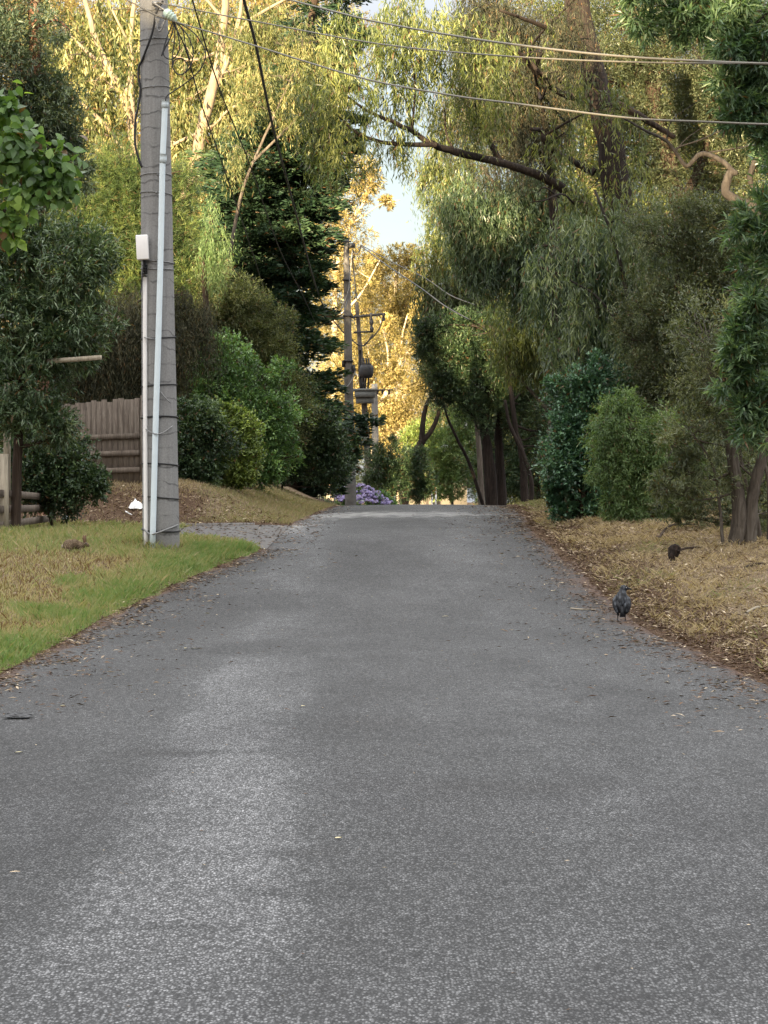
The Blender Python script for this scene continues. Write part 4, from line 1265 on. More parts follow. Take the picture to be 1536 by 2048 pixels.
PD = 34.7
pb = P(322, 1100, PD)
pole = thing('utility_pole', pb, 'large weathered grey concrete pole with two white conduits on the left verge', 'utility pole')


def pole_c(row):
    return np.interp(row, [-400, 0, 1100], [301.5, 307.5, 322.5]), np.interp(row, [-400, 0, 1100], [48, 55, 74.5])


A = Acc()
rows = np.linspace(1125, -380, 90)
tube(A, np.array([P(pole_c(r)[0], r, PD) for r in rows]), [pole_c(r)[1] / 2 / F * PD for r in rows], 48, .006)
A.build('shaft', M_pole, pole, smooth=True)
A = Acc()
cp = ppath([(330, 208), (328, 260), (325, 330), (321, 520), (316, 700), (311, 860), (305, 1099)], 34.40)
tube(A, smooth_path(cp, 6), .041, 16, 0)
for a, b in ((200, 216), (308, 326)):
    q = np.array([P(330.3 if a < 250 else 327, a, 34.40), P(330 if a < 250 else 326, b, 34.40)])
    tube(A, smooth_path(q, 2), .049, 16, 0)
A.build('conduit', M_conduit, pole, smooth=True)
A = Acc()
tube(A, smooth_path(ppath([(290.5, 548), (290.3, 700), (291, 900), (292.5, 1096)], 34.50), 6), .031, 14, 0)
c2 = A.build('conduit', M_conduit2, pole, smooth=True)
c2['label'] = 'thin white conduit on the left of the pole'
A = Acc()
box(A, P(285, 495, 34.42), (.165, .12, .34), 0, M=rot('y', -3))
cb = A.build('junction_box', M_conduit2, pole)
bm_ = cb.modifiers.new('bevel', 'BEVEL'); bm_.width = .012; bm_.segments = 3
A = Acc()
for i, r in enumerate((530, 535.5, 541, 546.5, 551)):
    tube(A, np.array([P(289.5, r + .2, 34.49), P(289.6, r + 2.6, 34.49)]), .034, 14, 0)
tube(A, smooth_path(ppath([(286, 518), (287, 530), (285, 545), (283, 570), (281, 590)], 34.44), 4), .009, 6, 0)
tube(A, smooth_path(ppath([(289, 519), (290, 535), (290, 552)], 34.49), 4), .022, 8, 0)
A.build('cable_gland', M_black, pole, smooth=True)
a = np.linspace(0, 2 * math.pi, 33)
for k, (r, th, dark) in enumerate(((22, .006, 0), (80, .006, 0), (178, .006, 0), (353, .006, 0), (389, .006, 0), (524, .007, 0), (538, .007, 0), (676, .009, 1), (772, .009, 1), (836, .010, 1), (930, .009, 1), (995, .008, 1), (1060, .010, 1))):
    A = Acc()
    cx, w_ = pole_c(r)
    cc = P(cx, r, PD)
    R = w_ / 2 / F * PD + .006
    bump_ = .055 * np.exp(-(((a - 4.0) % 6.283 - .0) ** 2) / .1)
    pts = np.stack([cc[0] + np.cos(a) * (R + .004), cc[1] + np.sin(a) * (R + .004), cc[2] + .02 * np.sin(a * 1.0 + k)], 1)
    tube(A, pts, th, 6, 0, closed_tip=False)
    ellipsoid(A, cc + np.array([.04 - .02 * (k % 3), -R - .004, 0]), (.016, .012, .012), 8, 6)
    A.build('strap', M_black if dark else M_steel, pole, smooth=True)
A = Acc()
tube(A, smooth_path(ppath([(285, 854, 34.52), (297, 862, 34.44), (313, 868, 34.34), (328, 864, 34.42), (345, 852, 34.52)], 0), 5), .008, 6, 0)
A.build('tie_wire', M_steel, pole, smooth=True)
A = Acc()
tube(A, smooth_path(ppath([(285, 1056, 34.50), (300, 1068, 34.40), (314, 1066, 34.33), (335, 1058, 34.40), (356, 1050, 34.58)], 0), 5), .012, 6, 0)
A.build('tie_wire', M_steel, pole, smooth=True)
A = Acc()
tube(A, smooth_path(ppath([(288, 675, 34.44), (300, 677, 34.42), (312, 679, 34.44)], 0), 5), .010, 6, 0)
A.build('tie_wire', M_steel, pole, smooth=True)
A = Acc()
tube(A, smooth_path(ppath([(318, 780, 34.42), (330, 795, 34.42), (341, 806, 34.44)], 0), 3), .009, 6, 0)
A.build('tie_wire', M_steel, pole, smooth=True)
# insulator with its ribs, hook and coils of cable
A = Acc()
i0, i1 = P(329, 21, 34.30), P(353, 42, 34.30)
ax = nrm(i1 - i0)
for j, (u, r) in enumerate(((.0, .030), (.1, .055), (.3, .060), (.36, .075), (.42, .055), (.52, .075), (.58, .055), (.68, .070), (.74, .050), (.9, .035), (1, .02))):
    pass
us = np.array([0, .1, .28, .33, .38, .47, .52, .57, .66, .71, .76, .9, 1])
rr = np.array([.03, .055, .060, .078, .056, .056, .078, .054, .052, .070, .048, .036, .02])
V = []
uu = nrm(np.cross(ax, [0, 1, 0.]))
vv = np.cross(ax, uu)
aa = np.linspace(0, 2 * math.pi, 16, endpoint=False)
for u_, r_ in zip(us, rr):
    V.append(i0 + (i1 - i0) * u_ + (np.cos(aa) * r_)[:, None] * uu + (np.sin(aa) * r_)[:, None] * vv)
V = np.vstack(V)
A.add(V, [[i * 16 + j, i * 16 + (j + 1) % 16, (i + 1) * 16 + (j + 1) % 16, (i + 1) * 16 + j] for i in range(len(us) - 1) for j in range(16)])
A.build('insulator', M_glass, pole, smooth=True)
A = Acc()
tube(A, smooth_path(ppath([(312, 28), (313, 50), (316, 61), (322, 60), (327, 48), (331, 37)], 34.32), 4), .011, 7, 0)
tube(A, smooth_path(ppath([(309, 8), (320, 14), (331, 22)], 34.34), 4), .014, 7, 0)
box(A, P(312, 7, 34.44), (.10, .09, .05))
A.build('bracket', M_steel, pole, smooth=False)
A = Acc()
for pts in ([(346, 44), (334, 75), (327, 100), (330, 114), (344, 118), (356, 106), (359, 86), (351, 48)],
            [(349, 44), (343, 70), (331, 95), (323, 112), (328, 98), (338, 82)],
            [(350, 46), (349, 80), (345, 115), (346, 136), (357, 149), (370, 145), (374, 130), (364, 117), (350, 120), (344, 134)],
            [(352, 45), (372, 66), (384, 92), (386, 112), (381, 132), (371, 146)],
            [(354, 45), (366, 62), (371, 90), (380, 120)],
            [(355, 44), (388, 66), (408, 96), (410, 118), (398, 142), (374, 164), (348, 182), (334, 192), (331, 202)]):
    tube(A, smooth_path(ppath(pts, 34.28), 6), .0095, 6, 0)
tube(A, smooth_path(ppath([(326, 2, 34.36), (313, 24, 34.36), (306, 60, 34.40), (296, 90, 34.44), (285, 118, 34.55), (277, 137, 34.6), (278, 160, 34.6), (281, 180, 34.6), (276, 215, 34.6), (271, 240, 34.6), (270, 285, 34.6), (277, 316, 34.6), (284, 335, 34.6)], 0), 5), .016, 8, 0)
A.build('cable_loop', M_black, pole, smooth=True)
TOPS = pole


def cable(label, pts, r, mat, lit=None):
    """pts (px, py, D): 1/D runs straight along a straight span"""
    A = Acc()
    q = ppath(pts, 0)
    tube(A, smooth_path(q, 10), r, 7, 0)
    o = A.build('overhead_cable', mat, None, smooth=True, origin=q[0])
    return tag(o, label, 'cable', 'overhead cables')


cable('lowest twisted cable running right from the ribbed insulator', [(200, -25, 34.9), (262, 4, 34.7), (312, 30, 34.3), (352, 44, 34.2), (440, 70, 33.0), (512, 92, 32.0), (720, 155, 29.5), (900, 190, 27.6), (1030, 207, 26.4), (1250, 235, 24.6), (1400, 243, 23.5), (1600, 250, 22.2), (1900, 248, 20.5)], .0105, M_alu)
cable('middle cable running right from the pole band', [(312, 4, 34.45), (360, 14, 33.8), (512, 43, 32.0), (760, 88, 29.0), (1024, 113, 26.4), (1300, 125, 24.2), (1600, 126, 22.2), (1900, 122, 20.5)], .0085, M_alu)
cable('uppermost pale cable crossing to the right treetops', [(420, -40, 33.2), (580, 0, 31.0), (680, 26, 30.0), (760, 45, 29.0), (900, 70, 27.6), (1020, 88, 26.4), (1200, 109, 24.9), (1400, 122, 23.5), (1700, 133, 21.6), (1900, 136, 20.5)], .0115, M_alu)
cable('thick black cable sagging from the frame top to the pole by the hydrangeas', [(478, -60, 30), (488, 0, 32), (512, 92, 35), (545, 250, 41), (590, 420, 52), (622, 540, 64), (645, 608, 76), (668, 634, 86), (686, 626, 90), (695, 600, 91.6)], .022, M_black)
cable('thin cable falling from the pole top towards the cypress', [(345, 44, 34.3), (372, 100, 36), (400, 200, 40), (442, 320, 46), (490, 460, 54), (545, 620, 66), (600, 720, 78), (655, 785, 90)], .011, M_black)
cable('second thin cable passing between the golden gum and the thick cable', [(375, -40, 31), (385, 0, 32.5), (440, 180, 38), (500, 330, 46), (560, 500, 56), (610, 600, 66), (650, 690, 78), (694, 770, 91.6)], .011, M_black)
cable('cable running from the concrete pole top into the right trees', [(722, 492, 91.8), (780, 535, 86), (840, 575, 81), (890, 612, 77), (940, 640, 73)], .020, M_black)
cable('slack cable just above the one into the right trees', [(722, 490, 91.8), (790, 527, 87), (850, 556, 82), (900, 590, 78), (950, 610, 74)], .016, M_black)

# ------------------------------------------------------------------ far poles
D2 = 92
p2 = thing('utility_pole', G(701, D2), 'round concrete pole standing in front of the purple hydrangeas', 'utility pole')
A = Acc()
rows = np.linspace(1040, 480, 30)
tube(A, np.array([P(np.interp(r, [480, 1008], [692.5, 701.5]), r, D2) for r in rows]), [np.interp(r, [480, 1008], [5.6, 11.6]) / F * D2 for r in rows], 20, .01)
A.build('shaft', plain('dark_concrete', (.115, .108, .10), .9, .2, .35, 3), p2, smooth=True)
A = Acc()
tube(A, np.array([P(692, 484, D2), P(692, 478, D2)]), .13, 14, 0)
tube(A, np.array([P(686, 483, D2 - .1), P(702, 483, D2 - .1)]), .03, 6, 0)
box(A, P(703, 491, D2 - .1), (.26, .2, .16))
tube(A, smooth_path(ppath([(705, 500), (712, 508), (719, 502), (721, 491)], D2 - .2), 4), .03, 6, 0)
A.build('top_bracket', M_darkmetal, p2)
for r in (560, 632, 722, 744, 905):
    A = Acc(); box(A, P(np.interp(r, [480, 1008], [692.5, 701.5]), r, D2), (.31 + .12 * (r - 480) / 528, .34 + .12 * (r - 480) / 528, .05)); A.build('band', M_darkmetal, p2)
A = Acc(); box(A, P(686.5, 728, D2 - .05), (.10, .15, .24)); A.build('fuse_box', M_darkmetal, p2)
A = Acc(); box(A, P(708, 738, D2 - .1), (.10, .15, .3)); A.build('fuse_box', M_darkmetal, p2)
A = Acc()
tube(A, smooth_path(ppath([(705, 498), (702, 530), (697, 580), (688, 605), (680, 622)], D2 - .3), 4), .022, 6, 0)
A.build('service_cable', M_steel, p2, smooth=True)
A = Acc()
tube(A, smooth_path(ppath([(712, 738), (704, 760), (692, 775), (675, 782), (655, 785)], D2 - .35), 4), .022, 6, 0)
A.build('service_cable', M_steel, p2, smooth=True)

D3 = 113
p3 = thing('utility_pole', G(741, D3), 'dark leaning pole carrying the crossarm and transformer', 'utility pole')
A = Acc()
rows = np.linspace(1040, 604, 24)
tube(A, np.array([P(np.interp(r, [600, 800, 980], [713, 728, 739.5]), r, D3) for r in rows]), [np.interp(r, [600, 980], [3.4, 8]) / F * D3 for r in rows], 14, .03)
A.build('shaft', barkmat('dark_pole', (.04, .034, .03), (.10, .088, .078), (.19, .17, .15), .1, 12, .4), p3, smooth=True)
A = Acc()
box(A, P(716.5, 633, D3 - .25), (2.45, .10, .11), 0, M=rot('y', -5.5))
box(A, P(727, 664, D3 - .25), (.9, .08, .08), 0, M=rot('y', -2))
for q in ([(664, 638), (690, 668), (716, 690)], [(768, 630), (756, 662), (728, 690)], [(716, 690), (730, 690), (746, 668)], [(714, 600), (707, 540), (705, 500)], [(710, 640), (701, 625)]):
    tube(A, smooth_path(ppath(q, D3 - .3), 4), .035, 6, 0)
for px in (665, 742, 767):
    e = np.array([P(px, 642, D3 - .25), P(px, 626, D3 - .25)])
    tube(A, smooth_path(e, 4), [.06, .09, .05, .08, .04], 8, 0)
tube(A, smooth_path(ppath([(743, 638), (743, 652), (744, 664)], D3 - .3), 4), [.05, .1, .05, .1, .05], 8, 0)
A.build('crossarm', M_darkmetal, p3)
A = Acc()
tube(A, smooth_path(ppath([(733, 727), (733, 756)], D3 - .55), 6), [.20, .30, .32, .32, .31, .22], 16, 0)
for k in range(3):
    tube(A, smooth_path(ppath([(727 + 5 * k, 756), (724 + 6 * k, 778)], D3 - .5), 2), .045, 6, 0)
    tube(A, smooth_path(ppath([(728 + 5 * k, 727), (727 + 5 * k, 716)], D3 - .55), 2), .05, 6, 0)
tube(A, smooth_path(ppath([(720, 700), (719, 740), (722, 778)], D3 - .4), 4), .07, 6, 0)
A.build('transformer', M_black, p3)
A = Acc()
box(A, P(729.5, 780, D3 - .35), (1.05, .85, .10)); box(A, P(729.5, 789, D3 - .40), (.92, .65, .26)); box(A, P(729.5, 801, D3 - .33), (.80, .5, .26))
A.build('platform', plain('platform_grey', (.15, .155, .15), .8, .2, .15), p3)

D4 = 121
p4 = thing('utility_pole', G(751, D4), 'plain pale pole just right of the transformer platform', 'utility pole')
A = Acc()
rows = np.linspace(1035, 768, 14)
tube(A, np.array([P(np.interp(r, [768, 1000], [749, 752]), r, D4) for r in rows]), [np.interp(r, [768, 1000], [6, 8]) / F * D4 for r in rows], 14, .01)
A.build('shaft', plain('pale_pole', (.20, .195, .185), .9, .2, .2, 6), p4, smooth=True)
A = Acc()
box(A, P(767, 780, D4 - .25), (.95, .09, .07))
for px in (755, 765, 778):
    tube(A, smooth_path(ppath([(px, 781), (px, 788)], D4 - .25), 2), .06, 6, 0)
A.build('crossarm', M_darkmetal, p4)

# ------------------------------------------------------------------ fences, beam, sign, house
def palings(acc, a, b, h0, h1, wd, gap, rs, jit=.02):
    a = np.asarray(a, float); b = np.asarray(b, float)
    L = np.linalg.norm((b - a)[:2]); n = int(L / (wd + gap)); ang = math.atan2(b[1] - a[1], b[0] - a[0])
    for i in range(n):
        u = (i + .5) / n
        p = a + (b - a) * u
        h = h0 + (h1 - h0) * u + rs.normal(0, jit)
        g_ = float(gz(p[0], p[1])) - .05
        box(acc, (p[0], p[1] + rs.normal(0, .003), g_ + h / 2), (wd, .018, h), ang + rs.normal(0, .01), M=rot('y', rs.normal(0, .35)))
    return ang


rs = np.random.default_rng(31)
a, b = G(108, 49.5), G(280, 48.6)
f1 = thing('paling_fence', (a + b) / 2, 'brown timber paling fence behind the shrub and the rabbit lawn', 'fence')
A = Acc(); ang = palings(A, a, b, 1.50, 1.72, .115, .006, rs); A.build('palings', M_wood, f1)
for k, hh in enumerate((.22, .55, .88)):
    A = Acc(); m = (a + b) / 2 - np.array([0, .045, 0]); m[2] = (a[2] + b[2]) / 2 + hh
    box(A, m, (np.linalg.norm(b - a), .045, .10), ang, M=rot('y', -1.0)); A.build('rail', M_wood, f1)
A = Acc(); box(A, b + np.array([.07, -.02, .84]), (.11, .11, 1.75)); A.build('post', M_wood, f1)
A = Acc(); box(A, a + np.array([-.07, -.02, .74]), (.11, .11, 1.5)); A.build('post', M_wood, f1)
a, b = G(300, 52.5), G(500, 54)
f2 = thing('paling_fence', (a + b) / 2, 'shadowed paling fence showing low behind the two hedges', 'fence')
A = Acc(); ang = palings(A, a, b, 1.35, 1.35, .11, .008, rs); A.build('palings', M_wood, f2)
for pp in (a, (a + b) / 2, b):
    A = Acc(); box(A, (pp[0], pp[1] + .07, float(gz(pp[0], pp[1])) + .62), (.10, .10, 1.35)); A.build('post', M_wood, f2)
a, b = G(584, 74), G(668, 79)
f3 = thing('picket_fence', (a + b) / 2, 'low grey picket fence between the cypress and the hydrangeas', 'fence')
A = Acc()
for i in range(21):
    u = i / 20; p = a + (b - a) * u; top = P(0, np.interp(u, [0, .6, .62, 1], [948, 958, 968, 982]), p[1])[2]; g_ = float(gz(p[0], p[1])) - .3
    box(A, (p[0], p[1], (g_ + top) / 2), (.055, .02, top - g_), math.atan2(b[1] - a[1], b[0] - a[0]))
A.build('pickets', plain('grey_picket', (.20, .18, .155), .9, .2, .3, 30), f3)
A = Acc(); m = (a + b) / 2; m[2] = P(0, 985, m[1])[2]; box(A, m + np.array([0, .03, 0]), (np.linalg.norm(b - a), .03, .07), math.atan2(b[1] - a[1], b[0] - a[0])); A.build('rail', M_wood, f3)

a = G(7, 37.6)
f4 = thing('rail_fence', a, 'weathered post and rail fence at the far left of the lawn', 'fence')
A = Acc(); box(A, a + np.array([0, 0, .60]), (.145, .12, 1.27)); A.build('post', M_woodl, f4)
bpt = G(105, 44.2)
A = Acc(); box(A, bpt + np.array([0, 0, .35]), (.12, .12, .9)); A.build('post', M_woodl, f4)
cpt = G(-190, 36.5)
A = Acc(); box(A, cpt + np.array([0, 0, .55]), (.14, .12, 1.2)); A.build('post', M_woodl, f4)
for hh in (.16, .40, .64):
    for s_, e_ in ((a, bpt), (cpt, a)):
        A = Acc(); s0 = s_ + np.array([0, -.08, hh]); e0 = e_ + np.array([0, -.08, hh * .75 if e_ is bpt else hh])
        d_ = e0 - s0
        box(A, (s0 + e0) / 2, (np.linalg.norm(d_), .04, .11), math.atan2(d_[1], d_[0]), M=rot('y', -math.degrees(math.atan2(d_[2], np.linalg.norm(d_[:2])))))
        A.build('rail', M_wood, f4)
e = P(121, 721, 40)
bm = thing('timber_beam', G(30, 40), 'pale weathered timber beam sticking out of the wattle leaves', 'beam')
A = Acc(); e0, e1 = P(201, 719.5, 36.9), P(20, 724, 38.3); d_ = e1 - e0
box(A, (e0 + e1) / 2, (float(np.linalg.norm(d_)), .05, .068), math.atan2(-d_[1], -d_[0]), M=rot('y', -.6)); A.build('beam', M_woodl, bm)
A = Acc(); pz = G(14, 39.4); tz = P(20, 716, 39.4)[2]; box(A, (pz[0], 39.4, (pz[2] + tz) / 2), (.1, .1, tz - pz[2])); A.build('post', M_woodl, bm)

D = 122
sg = thing('road_sign', G(868, D), 'small white and orange sign board on two white posts past the crest', 'sign')
A = Acc(); box(A, P(866.5, 978.5, D), (.30, .03, .20)); A.build('sign_board', plain('sign_orange', (.75, .42, .16), .6, .3, .05), sg)
for px in (864, 871.5):
    A = Acc(); top, g_ = P(px, 974, D), float(gz(P(px, 0, D)[0], D)); box(A, (top[0], D + .04, (top[2] + g_) / 2), (.085, .05, top[2] - g_)); A.build('post', M_white, sg)

hs = thing('house', (5.0, 168, float(gz(5.0, 168))), 'distant pale-roofed house glimpsed behind the forked tree', 'house')
A = Acc(); zt = P(0, 905, 168)[2]; zb = float(gz(5, 168)) - .5
box(A, (3.6, 171, (zt + zb) / 2), (4, 5, zt - zb)); A.build('wall', plain('cream_wall', (.16, .14, .11), .9, .2), hs)
A = Acc()
V = np.array([[1.2, 167.8, zt], [6.0, 167.8, zt], [6.0, 174.2, zt], [1.2, 174.2, zt], [2.2, 171, zt + .6], [5, 171, zt + .6]])
A.add(V, [[0, 1, 5, 4], [2, 3, 4, 5], [1, 2, 5, 5], [3, 0, 4, 4]][:2]); A.add(V[[1, 2, 5]].repeat([1, 1, 2], 0) + np.array([[0, 0, 0], [0, 0, 0], [0, .01, 0], [0, -.01, 0]]), [[0, 1, 2, 3]]); A.add(V[[3, 0, 4]].repeat([1, 1, 2], 0) + np.array([[0, 0, 0], [0, 0, 0], [0, -.01, 0], [0, .01, 0]]), [[0, 1, 2, 3]])
A.build('roof', plain('roof_sheet', (.62, .64, .66), .5, .4, .08), hs)

# ------------------------------------------------------------------ hydrangeas
hy = thing('hydrangea_bush', G(720, 95), 'mound of purple hydrangeas at the foot of the concrete pole', 'flower bush')
rs = np.random.default_rng(41)
A = Acc()
crown_clumps([(690, 1000, 34, 24, 95), (730, 1003, 36, 22, 95), (765, 1008, 26, 14, 95)], 95, 'shrub', 2.4, A, rs)
A.build('foliage', L_bright, hy)
head = Acc()
for k in range(110):
    u = nrm(rs.normal(size=3)); u[2] = abs(u[2]) * .9
    c = u * .125
    leaf_quads(head, (c - .03 * u + rs.normal(0, .008, 3))[None], nrm(np.cross(u, rs.normal(size=3)))[None], u[None] + rs.normal(0, .3, (1, 3)), .065, .060, np.array([rs.uniform()]), .02)
M_pet = leafmat('petal', (.19, .16, .38), (.33, .28, .58), (.50, .45, .76), .25, .7, .2)
hm = None
outline = lambda px: np.interp(px, [662, 672, 690, 715, 735, 760, 778, 785], [985, 970, 965, 968, 974, 986, 1000, 1006])
n_ = 0
for k in range(98):
    px = rs.uniform(664, 782)
    t0_ = outline(px)
    row = t0_ + 1 + (1006 - t0_) * rs.uniform(0, 1) ** 1.3
    dd_ = 95 - 1.0 * (row - t0_) / 40 - rs.uniform(0, .3)
    if hm is None:
        hm = head.build('flower_head', M_pet, hy, origin=(0, 0, 0))
        o = hm
    else:
        o = hm.copy(); COL.objects.link(o); o.parent = hy
    q = P(px, row, dd_) - np.array(hy['_o'])
    o.location = tuple(float(v) for v in q)
    o.rotation_euler = (rs.uniform(-.3, .3), rs.uniform(-.3, .3), rs.uniform(0, 6))
    s_ = rs.uniform(.75, 1.15); o.scale = (s_, s_, s_ * .85)

# ------------------------------------------------------------------ rabbit
def fuse(o, vox, sm=6):
    m = o.modifiers.new('fuse', 'REMESH'); m.mode = 'VOXEL'; m.voxel_size = vox; m.use_smooth_shade = True
    s = o.modifiers.new('smooth', 'SMOOTH'); s.factor = .5; s.iterations = sm


t = NT('rabbit_fur')
nf = t.noise(120, 4, .8, t.mapped((.5, 1, 1)))
nb = t.noise(18, 3, .6)
c = t.ramp(nf, [(.36, (.022, .016, .011)), (.5, (.10, .073, .048)), (.64, (.30, .23, .16))])
c = t.mix(t.ramp(nb, [(.4, 0.0), (.65, .5)]), c, (.15, .10, .06))
t.base(c); t.bump(nf, .9, .01)
M_fur = t.setp(.95, .1)
S0 = spot(124, 1102)
rb = thing('rabbit', S0, 'wild brown rabbit grazing on the lawn with ears up', 'rabbit')
A = Acc()
o3 = S0
E = lambda c, r, M=None: ellipsoid(A, o3 + np.array(c), r, 16, 11, M)
E((.095, 0, .078), (.085, .062, .076)); E((.165, 0, .090), (.085, .056, .068), rot('y', 8)); E((.235, 0, .072), (.065, .045, .055), rot('y', 18))
E((.285, 0, .078), (.040, .032, .036)); E((.318, 0, .088), (.042, .028, .032), rot('y', 22)); E((.346, 0, .073), (.024, .018, .019), rot('y', 25))
E((.095, -.050, .052), (.058, .022, .052), rot('y', -15)); E((.095, .050, .052), (.058, .022, .052), rot('y', -15))
for s in (-1, 1):
    tube(A, o3 + np.array([[.05, s * .05, .012], [.10, s * .052, .010], [.145, s * .05, .010]]), [.014, .016, .010], 8, 0)
    tube(A, o3 + np.array([[.245, s * .025, .06], [.265, s * .026, .03], [.285, s * .026, .008], [.30, s * .026, .006]]), [.02, .015, .011, .008], 8, 0)
body = A.build('body', M_fur, rb, smooth=True); fuse(body, .005, 5)
M_ear = plain('rabbit_ear', (.15, .095, .062), .9, .1, .25, 60)
for s, lean in ((-1, 0), (1, .022)):
    A = Acc()
    pts = o3 + np.array([[.300, s * .012, .105], [.296 + lean * .4, s * .016, .140], [.290 + lean * .7, s * .020, .175], [.292 + lean, s * .021, .212]])
    q = smooth_path(pts, 4)
    tube(A, q, np.interp(np.linspace(0, 1, len(q)), [0, .25, .6, .9, 1], [.009, .016, .019, .009, .002]), 10, 0)
    e_ = A.build('ear', M_ear, rb, smooth=True)
M_eye = plain('dark_eye', (.008, .006, .005), .1, .8, 0)
for s in (-1, 1):
    A = Acc(); ellipsoid(A, o3 + np.array([.322, s * .0275, .098]), (.0095, .006, .0095), 12, 8); A.build('eye', M_eye, rb, smooth=True)
A = Acc(); ellipsoid(A, o3 + np.array([.012, 0, .06]), (.020, .022, .026), 12, 8); tl = A.build('tail', plain('tail_fur', (.30, .25, .20), .95, .1, .3, 80), rb, smooth=True)
A = Acc(); ellipsoid(A, o3 + np.array([.366, 0, .070]), (.005, .006, .005), 8, 6); A.build('nose', M_eye, rb, smooth=True)
# ------------------------------------------------------------------ currawong
S0 = spot(1243, 1243)
t = NT('feather_grey')
vf = t.voro(38, t.mapped((1, .7, .55)))
nf = t.noise(60, 4, .7, t.mapped((1, 1, .3)))
c = t.ramp(vf, [(.2, (.085, .095, .11)), (.42, (.034, .038, .047)), (.58, (.006, .007, .010))])
c = t.mix(t.ramp(nf, [(.45, 0.0), (.65, .6)]), c, (.016, .018, .024))
t.base(c); t.bump(vf, .5, .008)
M_fea = t.setp(.6, .35)
M_blk = plain('black_feather', (.010, .011, .015), .5, .4, .3, 80)
cr = thing('currawong', S0, 'grey-black bird standing on the asphalt near the right edge, head turned right', 'bird')
o3 = S0
A = Acc()
E = lambda c, r, M=None: ellipsoid(A, o3 + np.array(c), r, 18, 12, M)
E((0, .01, .185), (.066, .075, .092), rot('x', -18)); E((.004, .02, .235), (.058, .06, .06)); E((.014, .025, .275), (.040, .042, .045)); E((.026, .028, .312), (.038, .038, .035)); E((.045, .026, .311), (.026, .026, .024))
for s in (-1, 1):
    tube(A, o3 + np.array([[s * .032, .01, .13], [s * .036, .005, .09], [s * .038, 0, .055]]), [.030, .020, .010], 10, 0)
b_ = A.build('body', M_fea, cr, smooth=True); fuse(b_, .005, 5)
for s in (-1, 1):
    A = Acc()
    q = smooth_path(o3 + np.array([[s * .050, .015, .245], [s * .070, -.012, .20], [s * .068, -.035, .15], [s * .050, -.058, .095], [s * .040, -.064, .075]]), 4)
    tube(A, q, np.interp(np.linspace(0, 1, len(q)), [0, .2, .55, .85, 1], [.012, .028, .030, .016, .004]), 10, 0)
    V_ = A.build('wing', M_fea if s > 0 else M_fea, cr, smooth=True)
    A = Acc()
    for j in range(4):
        box(A, o3 + np.array([s * (.024 + .009 * j), -.072 - .002 * j, .125 + .012 * j]), (.016, .004, .085), 0, M=rot('y', s * (-8 + 4 * j)) @ rot('x', -16))
    A.build('flight_feather', M_blk if s < 0 else M_fea, cr)
A = Acc()
for j in range(5):
    box(A, o3 + np.array([(j - 2) * .008, -.082 + .003 * abs(j - 2), .095]), (.014, .004, .10), 0, M=rot('y', (j - 2) * -3) @ rot('x', -12))
A.build('tail', M_blk, cr)
A = Acc(); tube(A, o3 + np.array([[.052, .024, .313], [.075, .023, .311], [.098, .022, .307], [.116, .021, .300]]), [.013, .011, .007, .002], 10, 0); A.build('beak', M_blk, cr, smooth=True)
A = Acc(); ellipsoid(A, o3 + np.array([.048, -.0015, .318]), (.020, .004, .017), 12, 8); A.build('face', M_blk, cr, smooth=True)
A = Acc(); ellipsoid(A, o3 + np.array([.050, -.0055, .320]), (.0042, .003, .0042), 10, 6); A.build('eye', M_white, cr, smooth=True)
for s in (-1, 1):
    A = Acc()
    tube(A, o3 + np.array([[s * .038, 0, .06], [s * .040, -.004, .03], [s * .041, 0, .006]]), [.006, .0045, .005], 8, 0)
    for aa_ in (-35, 0, 35, 180):
        dx_, dy_ = math.sin(math.radians(aa_)), math.cos(math.radians(aa_))
        tube(A, o3 + np.array([[s * .041, 0, .006], [s * .041 + dx_ * .018, dy_ * .018, .007], [s * .041 + dx_ * .034, dy_ * .034, .004]]), [.004, .0035, .0015], 6, 0)
    A.build('leg', M_blk, cr, smooth=True)

cr.scale = (1.0, 1.1, 1.13)
# ------------------------------------------------------------------ small things lying about
def flat_leaf(px, py, Lm, Wm, label, ang, mat, name='fallen_leaf', cat='leaf'):
    s = spot(px, py)
    A = Acc()
    d_ = np.array([math.cos(ang), math.sin(ang), .03])
    side = np.array([-d_[1], d_[0], 0])
    prof = [(0, .04), (.25, .8), (.55, 1), (.82, .55), (1, .03)]
    V = []
    for u, w_ in prof:
        c_ = s + d_ * Lm * (u - .5) + np.array([0, 0, .006 + .05 * Lm * math.sin(u * 3.14)])
        V += [c_ + side * Wm * .5 * w_ + np.array([0, 0, .003]), c_, c_ - side * Wm * .5 * w_ + np.array([0, 0, .12 * Wm])]
    A.add(np.array(V), [[3 * i + j, 3 * i + j + 1, 3 * i + j + 4, 3 * i + j + 3] for i in range(4) for j in range(2)])
    return tag(A.build(name, mat, None, origin=s), label, cat, 'fallen leaves on the road')


M_yl = plain('yellow_leaf', (.62, .55, .33), .7, .2, .1)
M_tl = plain('tan_leaf', (.50, .40, .28), .7, .2, .1)
flat_leaf(391, 1299, .085, .05, 'larger of two cream leaves on the left half of the road', .3, M_yl)
flat_leaf(372, 1298, .05, .03, 'smaller cream leaf left of the larger one', 1.0, M_yl)
flat_leaf(126, 1414, .045, .03, 'small yellow leaf near the left gutter above the black scrap', .2, M_yl)
flat_leaf(37, 1508, .05, .035, 'pale yellow leaf at the far left below the black scrap', .1, M_yl)
flat_leaf(677, 1680, .035, .022, 'folded cream leaf in the middle foreground of the road', .4, M_yl)
flat_leaf(30, 1748, .04, .012, 'narrow tan leaf at the lower left edge', .2, M_tl)
flat_leaf(891, 1234, .07, .02, 'narrow pale leaf on the road left of the bird', .1, M_yl)
flat_leaf(1110, 1183, .06, .04, 'pale leaf on the road beyond the bird, up the hill', .7, M_yl)
